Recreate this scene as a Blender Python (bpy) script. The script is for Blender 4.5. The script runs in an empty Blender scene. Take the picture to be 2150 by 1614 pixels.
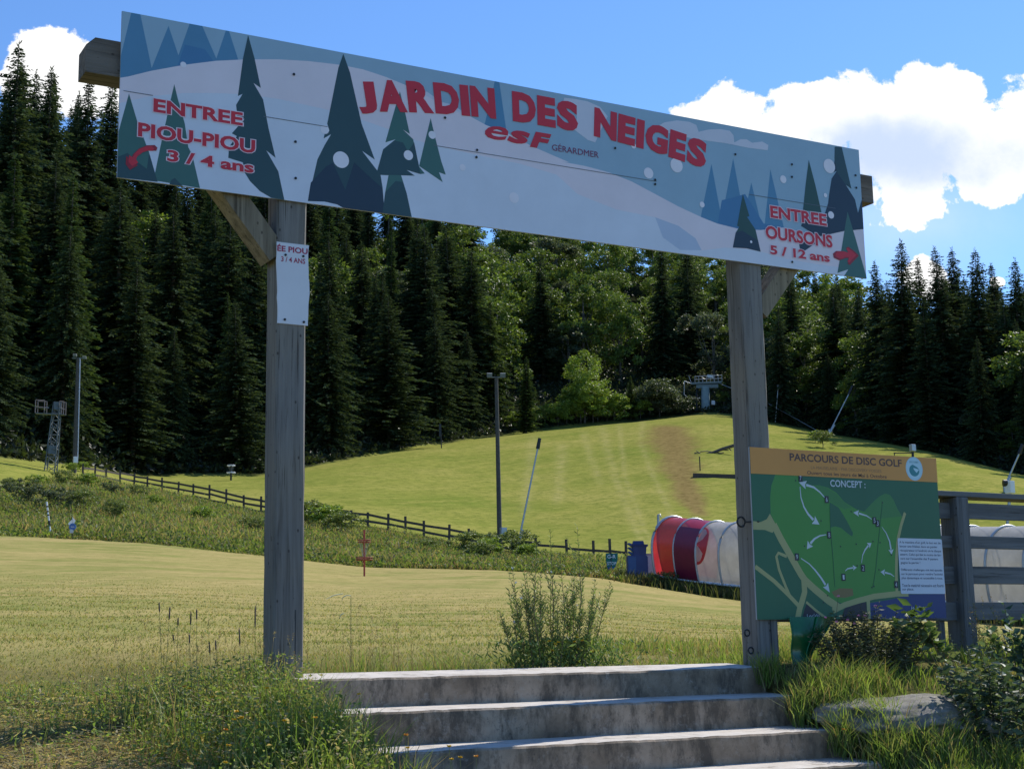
import bpy, math, random
import numpy as np
from mathutils import Vector, Matrix
from mathutils.geometry import tessellate_polygon

# ------------------------------------------------------------------ camera, sky, sun, exposure
SC = bpy.context.scene
COL = SC.collection
F_PX, CX, CY = 3129.94, 1075.0, 807.0
CAM = np.array([-1.9942, -8.1535, 0.1418])
AX = np.array([[0.8757, 0.4779, -0.0690], [-0.4826, 0.8610, -0.1607], [-0.0174, 0.1741, 0.9846]])  # columns right, forward, up
AX[:, 1] /= np.linalg.norm(AX[:, 1])
cam_data = bpy.data.cameras.new("camera")
cam = bpy.data.objects.new("camera", cam_data)
COL.objects.link(cam)
cam.matrix_world = Matrix(((AX[0, 0], AX[0, 2], -AX[0, 1], CAM[0]), (AX[1, 0], AX[1, 2], -AX[1, 1], CAM[1]),
                           (AX[2, 0], AX[2, 2], -AX[2, 1], CAM[2]), (0, 0, 0, 1)))
cam_data.sensor_width = 36.0
cam_data.lens = F_PX / 2150 * 36.0
cam_data.clip_start = 0.05
cam_data.clip_end = 4000
SC.camera = cam

SUN_AZ, SUN_EL = math.radians(72), math.radians(46)       # azimuth measured from +Y towards +X
sun_data = bpy.data.lights.new("sun", 'SUN')
sun_data.energy = 4.6
sun_data.angle = math.radians(0.5)
sun_data.color = (1.0, 0.95, 0.86)
sun = bpy.data.objects.new("sun", sun_data)
COL.objects.link(sun)
sdir = Vector((math.sin(SUN_AZ) * math.cos(SUN_EL), math.cos(SUN_AZ) * math.cos(SUN_EL), math.sin(SUN_EL)))
sun.rotation_euler = sdir.to_track_quat('Z', 'Y').to_euler()
SC.view_settings.view_transform = 'Standard'
SC.view_settings.look = 'None'
SC.view_settings.gamma = 1.0
SC.view_settings.exposure = 0.42

world = bpy.data.worlds.new("World")
SC.world = world
world.use_nodes = True


def build_world():
    nt = world.node_tree
    N, L = nt.nodes, nt.links
    N.clear()
    def math_(op, a=None, b=None, clamp=False):
        n = N.new('ShaderNodeMath'); n.operation = op; n.use_clamp = clamp
        for i, v in enumerate((a, b)):
            if v is None: continue
            if isinstance(v, (int, float)): n.inputs[i].default_value = v
            else: L.new(v, n.inputs[i])
        return n.outputs[0]
    out = N.new('ShaderNodeOutputWorld')
    sky = N.new('ShaderNodeTexSky')
    sky.sky_type = 'NISHITA'; sky.sun_disc = False
    sky.sun_elevation = SUN_EL; sky.sun_rotation = SUN_AZ
    sky.altitude = 800; sky.air_density = 1.0; sky.dust_density = 0.1; sky.ozone_density = 4.0
    bg = N.new('ShaderNodeBackground'); bg.inputs['Strength'].default_value = 0.125
    tint = N.new('ShaderNodeMix'); tint.data_type = 'RGBA'; tint.blend_type = 'MULTIPLY'
    tint.inputs['Factor'].default_value = 1.0; tint.inputs['B'].default_value = (.74, .95, 1.16, 1)
    L.new(sky.outputs[0], tint.inputs['A']); L.new(tint.outputs['Result'], bg.inputs['Color'])
    # clouds fixed on the sky dome: coordinates on a tangent plane of fixed world directions
    tc = N.new('ShaderNodeTexCoord')
    def dot(v):
        n = N.new('ShaderNodeVectorMath'); n.operation = 'DOT_PRODUCT'
        L.new(tc.outputs['Generated'], n.inputs[0]); n.inputs[1].default_value = v
        return n.outputs['Value']
    F = dot(tuple(AX[:, 1])); Fc = math_('MAXIMUM', F, 0.05)
    a = math_('DIVIDE', dot(tuple(AX[:, 0])), Fc)
    b = math_('DIVIDE', dot(tuple(AX[:, 2])), Fc)
    cmb = N.new('ShaderNodeCombineXYZ'); L.new(a, cmb.inputs[0]); L.new(b, cmb.inputs[1])
    P = cmb.outputs[0]
    def noise(scale, detail, rough, off=(0, 0, 0), dist=0.0):
        m = N.new('ShaderNodeMapping'); m.inputs['Location'].default_value = off
        L.new(P, m.inputs['Vector'])
        n = N.new('ShaderNodeTexNoise'); n.inputs['Scale'].default_value = scale
        n.inputs['Detail'].default_value = detail; n.inputs['Roughness'].default_value = rough
        n.inputs['Distortion'].default_value = dist
        L.new(m.outputs[0], n.inputs['Vector'])
        return n.outputs['Fac']
    def ell(cu, cv, ru, rv):
        x = math_('MULTIPLY', math_('SUBTRACT', a, (cu - CX) / F_PX), F_PX / ru)
        y = math_('MULTIPLY', math_('SUBTRACT', b, (CY - cv) / F_PX), F_PX / rv)
        r = math_('ADD', math_('MULTIPLY', x, x), math_('MULTIPLY', y, y))
        return math_('SUBTRACT', 1.0, math_('SQRT', r))
    blobs = [(1530, 262, 95, 78), (1640, 300, 120, 85), (1730, 245, 120, 95), (1860, 250, 150, 100), (2000, 225, 80, 85),
             (2010, 300, 190, 110), (2160, 290, 140, 120), (1900, 360, 150, 105), (2080, 370, 110, 62), (2330, 300, 200, 150),
             (110, 120, 85, 72), (190, 160, 110, 90), (60, 170, 60, 60), (1945, 590, 55, 50), (2095, 592, 18, 14),
             (1290, 330, 60, 40)]
    m = None
    for e in blobs:
        v = ell(*e)
        m = v if m is None else math_('MAXIMUM', m, v)
    n1 = noise(15, 15, 0.62, (3.1, 0.7, 0), 0.15)
    n2 = noise(7, 3, 0.5, (1.1, 4.7, 0))
    s = math_('ADD', m, math_('MULTIPLY', math_('SUBTRACT', n1, 0.5), 3.2))
    s = math_('ADD', s, math_('MULTIPLY', math_('SUBTRACT', n2, 0.5), 0.5))
    mr = N.new('ShaderNodeMapRange'); mr.interpolation_type = 'SMOOTHSTEP'
    mr.inputs['From Min'].default_value = -0.04; mr.inputs['From Max'].default_value = 0.12
    L.new(s, mr.inputs['Value'])
    mask = math_('MULTIPLY', mr.outputs[0], math_('GREATER_THAN', F, 0.1))
    # thin veil right of the cloud
    veil = math_('MULTIPLY', math_('ADD', ell(1900, 470, 420, 170), 0.0, clamp=True), math_('MULTIPLY', noise(9, 5, .6, (0, 2, 0)), 0.55))
    # grey-blue belly of the big cloud
    g = N.new('ShaderNodeMapRange'); g.interpolation_type = 'SMOOTHSTEP'
    g.inputs['From Min'].default_value = 0.0; g.inputs['From Max'].default_value = 0.75
    L.new(math_('ADD', ell(1890, 320, 330, 105), math_('ADD', math_('MULTIPLY', math_('SUBTRACT', n2, 0.5), 1.0), math_('MULTIPLY', math_('SUBTRACT', noise(24, 10, .6, (5, 2, 0)), 0.5), .9))), g.inputs['Value'])
    cc = N.new('ShaderNodeMix'); cc.data_type = 'RGBA'
    cc.inputs['A'].default_value = (1.0, 1.0, 1.0, 1); cc.inputs['B'].default_value = (0.52, 0.64, 0.86, 1)
    L.new(math_('MULTIPLY', g.outputs[0], 0.9), cc.inputs['Factor'])
    cl = N.new('ShaderNodeBackground'); cl.inputs['Strength'].default_value = 0.86
    L.new(cc.outputs['Result'], cl.inputs['Color'])
    mx = N.new('ShaderNodeMixShader')
    L.new(math_('MAXIMUM', mask, veil), mx.inputs[0]); L.new(bg.outputs[0], mx.inputs[1]); L.new(cl.outputs[0], mx.inputs[2])
    L.new(mx.outputs[0], out.inputs[0])


build_world()
RNG = np.random.default_rng(7)
random.seed(7)


# ------------------------------------------------------------------ picture <-> world helpers
def ray(u, v):
    return AX @ np.array([(u - CX) / F_PX, 1.0, (CY - v) / F_PX])

def on_y(u, v, Y):
    d = ray(u, v); return CAM + (Y - CAM[1]) / d[1] * d

def at_dist(u, v, D):
    d = ray(u, v); return CAM + D / math.hypot(d[0], d[1]) * d

def project_u(x, y, z):
    q = np.stack([x - CAM[0], y - CAM[1], z - CAM[2]], -1) @ AX
    return CX + F_PX * q[..., 0] / np.maximum(q[..., 1], 1e-3), q[..., 1]

# ------------------------------------------------------------------ terrain
NODES = [  # u : (distance, v) of field edge, fence foot, upper edge of the mown slope, mid hill, ridge
    (-600, (56, 1108), (100, 1040), (128, 948), (185, 700), (240, 450)),
    (0, (56, 1123), (100, 1030), (127, 962), (185, 700), (240, 480)),
    (170, (56, 1133), (118, 1003), (142, 980), (188, 760), (245, 540)),
    (300, (55, 1141), (126, 1030), (155, 1001), (190, 840), (258, 520)),
    (550, (54, 1166), (104, 1083), (162, 1000), (198, 840), (300, 500)),
    (770, (54, 1190), (96, 1115), (185, 960), (216, 830), (315, 540)),
    (1050, (55, 1197), (93, 1165), (225, 915), (258, 800), (335, 545)),
    (1250, (56, 1212), (90, 1177), (240, 893), (270, 790), (335, 560)),
    (1500, (56, 1250), (85, 1200), (250, 868), (285, 790), (340, 610)),
    (1700, (53, 1272), (82, 1220), (240, 905), (268, 850), (340, 720)),
    (1850, (50, 1290), (80, 1240), (225, 928), (255, 905), (340, 850)),
    (2150, (45, 1315), (75, 1262), (190, 1000), (240, 930), (340, 860)),
    (2700, (45, 1320), (75, 1270), (180, 1050), (240, 940), (340, 860))]
US = np.linspace(-600, 2700, 111)
_u = np.array([n[0] for n in NODES], float)
ND = np.zeros((len(US), 5)); NZ = np.zeros((len(US), 5))
for k in range(5):
    d = np.array([n[k + 1][0] for n in NODES], float)
    z = np.array([at_dist(n[0], n[k + 1][1], n[k + 1][0])[2] for n in NODES])
    kern = np.exp(-np.linspace(-1.6, 1.6, 5) ** 2); kern /= kern.sum()
    f = lambda a: np.convolve(np.pad(np.interp(US, _u, a), 2, mode='edge'), kern, mode='valid')
    ND[:, k] = f(d); NZ[:, k] = f(z)

def sstep(a, b, x):
    t = np.clip((x - a) / (b - a), 0, 1); return t * t * (3 - 2 * t)

def node(k, u, what='D'):
    return np.interp(u, US, (ND if what == 'D' else NZ)[:, k])

def profile(u, D):
    d = [node(k, u) for k in range(5)]; z = [node(k, u, 'Z') for k in range(5)]
    t = np.clip((D - 10) / (d[0] - 10), 0, 1)
    out = z[0] * t ** 1.12
    for k in range(4):
        s = np.clip((D - d[k]) / (d[k + 1] - d[k]), 0, 1)
        s = s * 0.75 + 0.25 * s * s * (3 - 2 * s)
        out = out + (z[k + 1] - z[k]) * s
    return out - 12 * sstep(0, 200, D - d[4])

def local_z(x, y):
    """ground beside and in front of the steps"""
    e = np.maximum(-(y + 0.06), 0)
    mid = -np.minimum(0.51 * e, 1.46) - 0.06
    left = -0.10 * sstep(1.3, 0.3, x) - np.minimum(0.25 * np.maximum(0.5 - y, 0) ** 1.0, 0.10) - np.minimum(0.22 * e + .035 * e * e, 1.36)
    right = -np.minimum(0.47 * np.maximum(-(y + 0.30), 0), 1.46)
    wl = sstep(1.5, 0.8, x); wr = sstep(4.15, 4.6, x)
    z = mid * (1 - wl) * (1 - wr) + left * wl + right * wr
    return z + 0.012 * np.maximum(y, 0) * 0

def ground_z(x, y, full=False):
    x = np.asarray(x, float); y = np.asarray(y, float)
    dx, dy = x - CAM[0], y - CAM[1]
    D = np.hypot(dx, dy)
    z = np.full(x.shape, 2.0)
    for _ in range(4):
        u, q = project_u(x, y, z)
        az = np.arctan2(dx, dy) - 0.507
        u = np.where((q > 0.3 * D), u, np.where(az > 0, 2700, -600))
        u = np.clip(u, -600, 2700)
        z = profile(u, D)
    w = sstep(9.0, 14.0, D) * sstep(-0.2, 1.5, y)
    lump = 0.018 * np.sin(x * 2.1 + 1.3 * np.sin(y * 1.7)) * np.sin(y * 2.6 + x) * sstep(0.2, 1.2, np.abs(x - 2.7) - 1.4 + np.maximum(y, 0))
    swell = sstep(14, 30, D) * 0.05 * np.sin(x * .31 + .7) * np.sin(y * .23) + sstep(100, 140, D) * 0.06 * np.sin(x * .11) * np.sin(y * .083 + 1)
    zz = local_z(x, y) * (1 - w) + z * w + lump + swell
    return (zz, u, D) if full else zz

def gz(x, y):
    return float(ground_z(np.array([x]), np.array([y]))[0])

def ground_hit(u, v, D0=60, D1=330):
    """first ground point seen at picture point (u, v) beyond D0"""
    for D in np.arange(D0, D1, 1.0):
        p = at_dist(u, v, D)
        if gz(p[0], p[1]) >= p[2]: return D
    return D1

def ground_at(u, D):
    """ground point seen in image column u at distance D"""
    v = 1100.0
    for _ in range(6):
        p = at_dist(u, v, D)
        z = gz(p[0], p[1])
        v -= (z - p[2]) / D * F_PX * 0.98
    return np.array([p[0], p[1], z])

# ------------------------------------------------------------------ materials
def new_mat(name):
    m = bpy.data.materials.new(name); m.use_nodes = True
    nt = m.node_tree; nt.nodes.clear()
    out = nt.nodes.new('ShaderNodeOutputMaterial')
    bs = nt.nodes.new('ShaderNodeBsdfPrincipled')
    nt.links.new(bs.outputs[0], out.inputs[0])
    return m, nt, bs, out

def nz(nt, scale, detail=4, rough=.55, vec=None, stretch=None, dist=0, seed=0):
    t = nt.nodes.new('ShaderNodeTexNoise')
    t.inputs['Scale'].default_value = scale; t.inputs['Detail'].default_value = detail
    t.inputs['Roughness'].default_value = rough; t.inputs['Distortion'].default_value = dist
    if vec is None:
        vec = nt.nodes.new('ShaderNodeTexCoord').outputs['Object']
    mp = nt.nodes.new('ShaderNodeMapping')
    if stretch: mp.inputs['Scale'].default_value = stretch
    mp.inputs['Location'].default_value = (seed * 3.7, seed * 1.9, seed * 5.3)
    nt.links.new(vec, mp.inputs['Vector']); nt.links.new(mp.outputs[0], t.inputs['Vector'])
    return t.outputs['Fac']

def ramp(nt, fac, stops):
    r = nt.nodes.new('ShaderNodeValToRGB')
    e = r.color_ramp.elements
    while len(e) < len(stops): e.new(0.5)
    for i, (p, c) in enumerate(stops):
        e[i].position = p; e[i].color = (*c, 1) if len(c) == 3 else c
    nt.links.new(fac, r.inputs[0]); return r.outputs[0]

def mixc(nt, fac, a, b, mode='MIX'):
    n = nt.nodes.new('ShaderNodeMix'); n.data_type = 'RGBA'; n.blend_type = mode
    for key, v in (('Factor', fac), ('A', a), ('B', b)):
        if isinstance(v, (int, float)): n.inputs[key].default_value = v
        elif isinstance(v, tuple): n.inputs[key].default_value = (*v, 1) if len(v) == 3 else v
        else: nt.links.new(v, n.inputs[key])
    return n.outputs['Result']

def bump(nt, bs, h, strength=.3, dist=.01):
    b = nt.nodes.new('ShaderNodeBump'); b.inputs['Strength'].default_value = strength
    b.inputs['Distance'].default_value = dist
    nt.links.new(h, b.inputs['Height']); nt.links.new(b.outputs[0], bs.inputs['Normal'])

_plain = {}
def plain(name, col, rough=.6, metal=0., vary=.12, scale=8., spec=.35):
    key = (name, col)
    if key in _plain: return _plain[key]
    m, nt, bs, o = new_mat(name)
    f = nz(nt, scale, 5, .65)
    a = tuple(c * (1 - vary) for c in col); b = tuple(min(1, c * (1 + vary)) for c in col)
    nt.links.new(ramp(nt, f, [(.3, a), (.7, b)]), bs.inputs['Base Color'])
    bs.inputs['Roughness'].default_value = rough; bs.inputs['Metallic'].default_value = metal
    bs.inputs['Specular IOR Level'].default_value = spec
    _plain[key] = m
    return m

def wood(name, axis, base=(.22, .212, .205), dark=(.07, .065, .062), warm=(.27, .225, .17), knots=True, scale=1.0, spec=.25):
    m, nt, bs, o = new_mat(name)
    st = [9.0 * scale] * 3; st[axis] = 0.35 * scale
    st2 = [34.0 * scale] * 3; st2[axis] = 0.9 * scale
    f1 = nz(nt, 2.2, 6, .6, stretch=tuple(st), dist=.6)
    f2 = nz(nt, 2.0, 6, .7, stretch=tuple(st2), seed=2)
    c = ramp(nt, f1, [(.28, dark), (.42, tuple(x * .72 for x in base)), (.56, base), (.75, tuple(min(1, x * 1.22) for x in base))])
    c = mixc(nt, ramp(nt, nz(nt, 1.3 * scale, 3, .5, seed=4), [(.45, (0, 0, 0)), (.72, (.55, .55, .55))]), c, warm)
    c = mixc(nt, ramp(nt, f2, [(.33, (1, 1, 1)), (.44, (0, 0, 0))]), c, tuple(x * .9 for x in dark))
    if knots:
        v = nt.nodes.new('ShaderNodeTexVoronoi'); v.feature = 'F1'
        tc = nt.nodes.new('ShaderNodeTexCoord'); mp = nt.nodes.new('ShaderNodeMapping')
        ks = [3.6, 3.6, 3.6]; ks[axis] = 2.2
        mp.inputs['Scale'].default_value = tuple(k * scale for k in ks)
        nt.links.new(tc.outputs['Object'], mp.inputs[0]); nt.links.new(mp.outputs[0], v.inputs['Vector'])
        k = ramp(nt, v.outputs['Distance'], [(.045, (.95, .95, .95)), (.07, (.35, .35, .35)), (.09, (.75, .75, .75)), (.13, (0, 0, 0))])
        c = mixc(nt, k, c, (.035, .028, .024))
    nt.links.new(c, bs.inputs['Base Color'])
    bs.inputs['Roughness'].default_value = .82; bs.inputs['Specular IOR Level'].default_value = spec
    bump(nt, bs, f2, .55, .006)
    return m

def attr_leaf(name, rough=.55, trans=.35, spec=.2, tint=(1, 1, 1)):
    """foliage: per-leaf colour stored on the mesh, thin and translucent"""
    m, nt, bs, out = new_mat(name)
    at = nt.nodes.new('ShaderNodeAttribute'); at.attribute_name = 'col'
    c = mixc(nt, 1.0, at.outputs['Color'], tint, 'MULTIPLY')
    nt.links.new(c, bs.inputs['Base Color'])
    bs.inputs['Roughness'].default_value = rough; bs.inputs['Specular IOR Level'].default_value = spec
    tr = nt.nodes.new('ShaderNodeBsdfTranslucent')
    c2 = mixc(nt, 1.0, c, (1.15, 1.1, .55), 'MULTIPLY')
    nt.links.new(c2, tr.inputs['Color'])
    mx = nt.nodes.new('ShaderNodeMixShader'); mx.inputs[0].default_value = trans
    nt.links.new(bs.outputs[0], mx.inputs[1]); nt.links.new(tr.outputs[0], mx.inputs[2])
    nt.links.new(mx.outputs[0], out.inputs[0])
    return m

M_WOOD_Z = wood('weathered_wood_upright', 2, base=(.205, .195, .182), warm=(.25, .215, .165), dark=(.06, .052, .046))
M_WOOD_X = wood('weathered_wood_beam', 0, base=(.17, .15, .13), dark=(.05, .042, .035), warm=(.22, .16, .10))
M_WOOD_BR = wood('brace_wood', 2, base=(.25, .21, .15), dark=(.08, .065, .045), warm=(.32, .26, .15))
M_RAIL = wood('railing_wood', 0, base=(.15, .155, .165), dark=(.05, .05, .055), warm=(.17, .165, .155), knots=False)
M_RAIL_Z = wood('railing_post_wood', 2, base=(.15, .155, .165), dark=(.05, .05, .055), warm=(.17, .165, .155))
M_FENCE = wood('old_fence_wood', 0, base=(.10, .08, .07), dark=(.03, .026, .024), warm=(.12, .09, .07), knots=False)
M_BLADE = attr_leaf('grass_blades', trans=.5)
M_LEAF = attr_leaf('broad_leaves', trans=.36, rough=.5, spec=.3)
M_NEEDLE = attr_leaf('conifer_needles', trans=.25, rough=.8, spec=.03)
M_BARK = plain('bark', (.10, .085, .07), .9, vary=.4, scale=3)
M_METAL = plain('galvanised_metal', (.42, .44, .46), .45, .7, .15, 5)
M_DARKM = plain('dark_metal', (.035, .037, .04), .5, .4, .2, 6)
M_WHITE = plain('white_paint', (.72, .74, .78), .5, 0, .08, 4)

# ------------------------------------------------------------------ mesh helpers
def link(name, me, parent=None, loc=None):
    o = bpy.data.objects.new(name, me); COL.objects.link(o)
    if parent is not None: o.parent = parent
    if loc is not None: o.location = loc
    return o

def tag(o, label=None, cat=None, group=None, kind=None):
    if label: o['label'] = label
    if cat: o['category'] = cat
    if group: o['group'] = group
    if kind: o['kind'] = kind
    return o

def thing(name, label, cat, loc=(0, 0, 0), group=None, rz=0):
    o = bpy.data.objects.new(name, None); COL.objects.link(o)
    o.empty_display_size = .2
    o.location = loc; o.rotation_euler = (0, 0, rz)
    return tag(o, label, cat, group)

class MB:
    def __init__(s): s.v = []; s.f = []; s.m = []; s.smooth = []
    def add(s, vs, fs, m=0, smooth=False):
        b = len(s.v); s.v += [tuple(map(float, p)) for p in vs]
        for f in fs: s.f.append(tuple(b + i for i in f)); s.m.append(m); s.smooth.append(smooth)
    def box(s, x0, x1, y0, y1, z0, z1, m=0, c=0.0):
        if c <= 0:
            vs = [(x, y, z) for x in (x0, x1) for y in (y0, y1) for z in (z0, z1)]
            s.add(vs, [(0, 1, 3, 2), (4, 6, 7, 5), (0, 4, 5, 1), (2, 3, 7, 6), (0, 2, 6, 4), (1, 5, 7, 3)], m); return
        bm_v = []
        import bmesh
        bm = bmesh.new(); bmesh.ops.create_cube(bm, size=1)
        for v in bm.verts:
            v.co = Vector(((x0 + x1) / 2 + v.co.x * (x1 - x0), (y0 + y1) / 2 + v.co.y * (y1 - y0), (z0 + z1) / 2 + v.co.z * (z1 - z0)))
        bmesh.ops.bevel(bm, geom=list(bm.edges), offset=c, segments=2, affect='EDGES', profile=.6)
        bm.verts.index_update()
        s.add([v.co for v in bm.verts], [[v.index for v in f.verts] for f in bm.faces], m); bm.free()
    def tube(s, pts, r, n=8, m=0, cap=True, smooth=True):
        pts = [Vector(p) for p in pts]
        if not hasattr(r, '__len__'): r = [r] * len(pts)
        vs, fs = [], []
        for i, p in enumerate(pts):
            t = (pts[min(i + 1, len(pts) - 1)] - pts[max(i - 1, 0)]).normalized()
            a = Vector((0, 0, 1)) if abs(t.z) < .9 else Vector((1, 0, 0))
            e1 = t.cross(a).normalized(); e2 = t.cross(e1)
            for k in range(n):
                th = 2 * math.pi * k / n
                vs.append(p + (e1 * math.cos(th) + e2 * math.sin(th)) * r[i])
        for i in range(len(pts) - 1):
            for k in range(n):
                fs.append((i * n + k, i * n + (k + 1) % n, (i + 1) * n + (k + 1) % n, (i + 1) * n + k))
        s.add(vs, fs, m, smooth)
        if cap:
            s.add(vs[:n], [tuple(range(n))], m); s.add(vs[-n:], [tuple(range(n))], m)
    def beam(s, p0, p1, w, h, m=0, up=(0, 0, 1)):
        p0, p1 = Vector(p0), Vector(p1); t = (p1 - p0).normalized()
        side = t.cross(Vector(up)).normalized(); u = side.cross(t)
        vs = [p + side * a * w / 2 + u * b * h / 2 for p in (p0, p1) for a, b in ((-1, -1), (1, -1), (1, 1), (-1, 1))]
        s.add(vs, [(3, 2, 1, 0), (4, 5, 6, 7), (0, 1, 5, 4), (1, 2, 6, 5), (2, 3, 7, 6), (3, 0, 4, 7)], m)
    def build(s, name, mats, parent=None, smooth_all=False):
        off = Vector(parent.location) if parent is not None and parent.parent is None else Vector((0, 0, 0))
        if parent is not None and parent.parent is not None: off = Vector(parent.parent.location) + Vector(parent.location)
        me = bpy.data.meshes.new(name)
        me.from_pydata([tuple(Vector(v) - off) for v in s.v], [], s.f)
        for mt in (mats if isinstance(mats, (list, tuple)) else [mats]): me.materials.append(mt)
        me.polygons.foreach_set('material_index', s.m)
        me.polygons.foreach_set('use_smooth', [True if smooth_all else q for q in s.smooth])
        me.update()
        return link(name, me, parent)

def np_mesh(name, V, Fc, C, mat, parent=None, smooth=False):
    """big mesh from arrays; C = one colour per vertex"""
    me = bpy.data.meshes.new(name)
    nv, nf, k = len(V), len(Fc), Fc.shape[1]
    me.vertices.add(nv); me.vertices.foreach_set('co', np.ascontiguousarray(V, np.float32).ravel())
    me.loops.add(nf * k); me.loops.foreach_set('vertex_index', np.ascontiguousarray(Fc, np.int32).ravel())
    me.polygons.add(nf)
    me.polygons.foreach_set('loop_start', np.arange(0, nf * k, k, dtype=np.int32))
    if smooth: me.polygons.foreach_set('use_smooth', np.ones(nf, bool))
    if C is not None:
        at = me.color_attributes.new('col', 'FLOAT_COLOR', 'POINT')
        at.data.foreach_set('color', np.ascontiguousarray(np.c_[C, np.ones(nv)], np.float32).ravel())
    me.materials.append(mat)
    me.update(calc_edges=True); me.validate()
    return link(name, me, parent) if name else me

def blade_arrays(P, H, W, lean, colors, rng, curve=1.0):
    """tapered grass blades: 5 vertices, 3 triangles each"""
    n = len(P); a = rng.uniform(0, 2 * np.pi, n); b = rng.uniform(0, 2 * np.pi, n)
    side = np.c_[np.cos(a), np.sin(a), np.zeros(n)] * (W / 2)[:, None]
    d = np.c_[np.cos(b), np.sin(b), np.zeros(n)] * (H * lean)[:, None]
    up = np.c_[np.zeros(n), np.zeros(n), H]
    m = P + up * .55 + d * .3 * curve
    t = P + up * (1 - .15 * lean)[:, None] + d
    V = np.stack([P - side, P + side, m - side * .75, m + side * .75, t], 1).reshape(-1, 3)
    i = np.arange(n)[:, None] * 5
    Fc = np.stack([i + [0, 1, 2], i + [1, 3, 2], i + [2, 3, 4]], 1).reshape(-1, 3)
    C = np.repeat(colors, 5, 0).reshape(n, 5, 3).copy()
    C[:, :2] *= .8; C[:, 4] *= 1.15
    return V, Fc, C.reshape(-1, 3)

def leaf_arrays(P, Ddir, L, W, colors, rng, fold=.25):
    """pointed leaves along direction Ddir: rhombus of 4 vertices, 2 triangles"""
    n = len(P)
    Ddir = Ddir / np.maximum(np.linalg.norm(Ddir, axis=1, keepdims=True), 1e-6)
    r = rng.normal(size=(n, 3)); s = np.cross(Ddir, r); s /= np.maximum(np.linalg.norm(s, axis=1, keepdims=True), 1e-6)
    nn = np.cross(Ddir, s)
    mid = P + Ddir * (L * .45)[:, None] + nn * (W * fold)[:, None]
    V = np.stack([P, mid + s * (W / 2)[:, None], P + Ddir * L[:, None], mid - s * (W / 2)[:, None]], 1).reshape(-1, 3)
    i = np.arange(n)[:, None] * 4
    Fc = np.stack([i + [0, 1, 2], i + [0, 2, 3]], 1).reshape(-1, 3)
    return V, Fc, np.repeat(colors, 4, 0)

def cat_arrays(parts):
    V, Fc, C = [], [], []; o = 0
    for v, f, c in parts:
        V.append(v); Fc.append(f + o); C.append(c); o += len(v)
    return np.concatenate(V), np.concatenate(Fc), np.concatenate(C)

def pick(pal, n, rng, jit=.18):
    pal = np.array(pal, float); c = pal[rng.integers(0, len(pal), n)]
    return np.clip(c * rng.uniform(1 - jit, 1 + jit, (n, 1)) * rng.uniform(.94, 1.06, (n, 3)), 0, 1)

def worn_mask(u, v):
    c = np.interp(v, [880, 940, 1000, 1050, 1085], [1395, 1415, 1432, 1450, 1475])
    w = np.interp(v, [880, 940, 1000, 1050, 1085], [70, 72, 50, 45, 30])
    w = w * (1.6 + .25 * np.sin(v * .11) + .15 * np.sin(v * .31 + u * .03)); return sstep(1.0, .05, np.abs(u - c) / w) * sstep(880, 900, v) * sstep(1105, 1070, v)

def track_mask(u, v):
    m = np.zeros_like(u)
    for vs, us, w in (((895, 1000, 1110, 1180), (1262, 1292, 1335, 1375), 10), ((890, 1000, 1110, 1180), (1300, 1312, 1352, 1395), 6), ((905, 960, 1020), (1225, 1240, 1262), 9),
                      ((880, 930, 1000, 1100), (1350, 1345, 1372, 1420), 7), ((915, 990, 1080), (1120, 1112, 1100), 12), ((930, 1000, 1060), (1180, 1176, 1170), 12)):
        c = np.interp(v, vs, us); m = np.maximum(m, np.exp(-((u - c) / w) ** 2) * sstep(vs[0] - 6, vs[0] + 8, v) * sstep(vs[-1] + 10, vs[-1] - 20, v))
    return m

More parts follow.
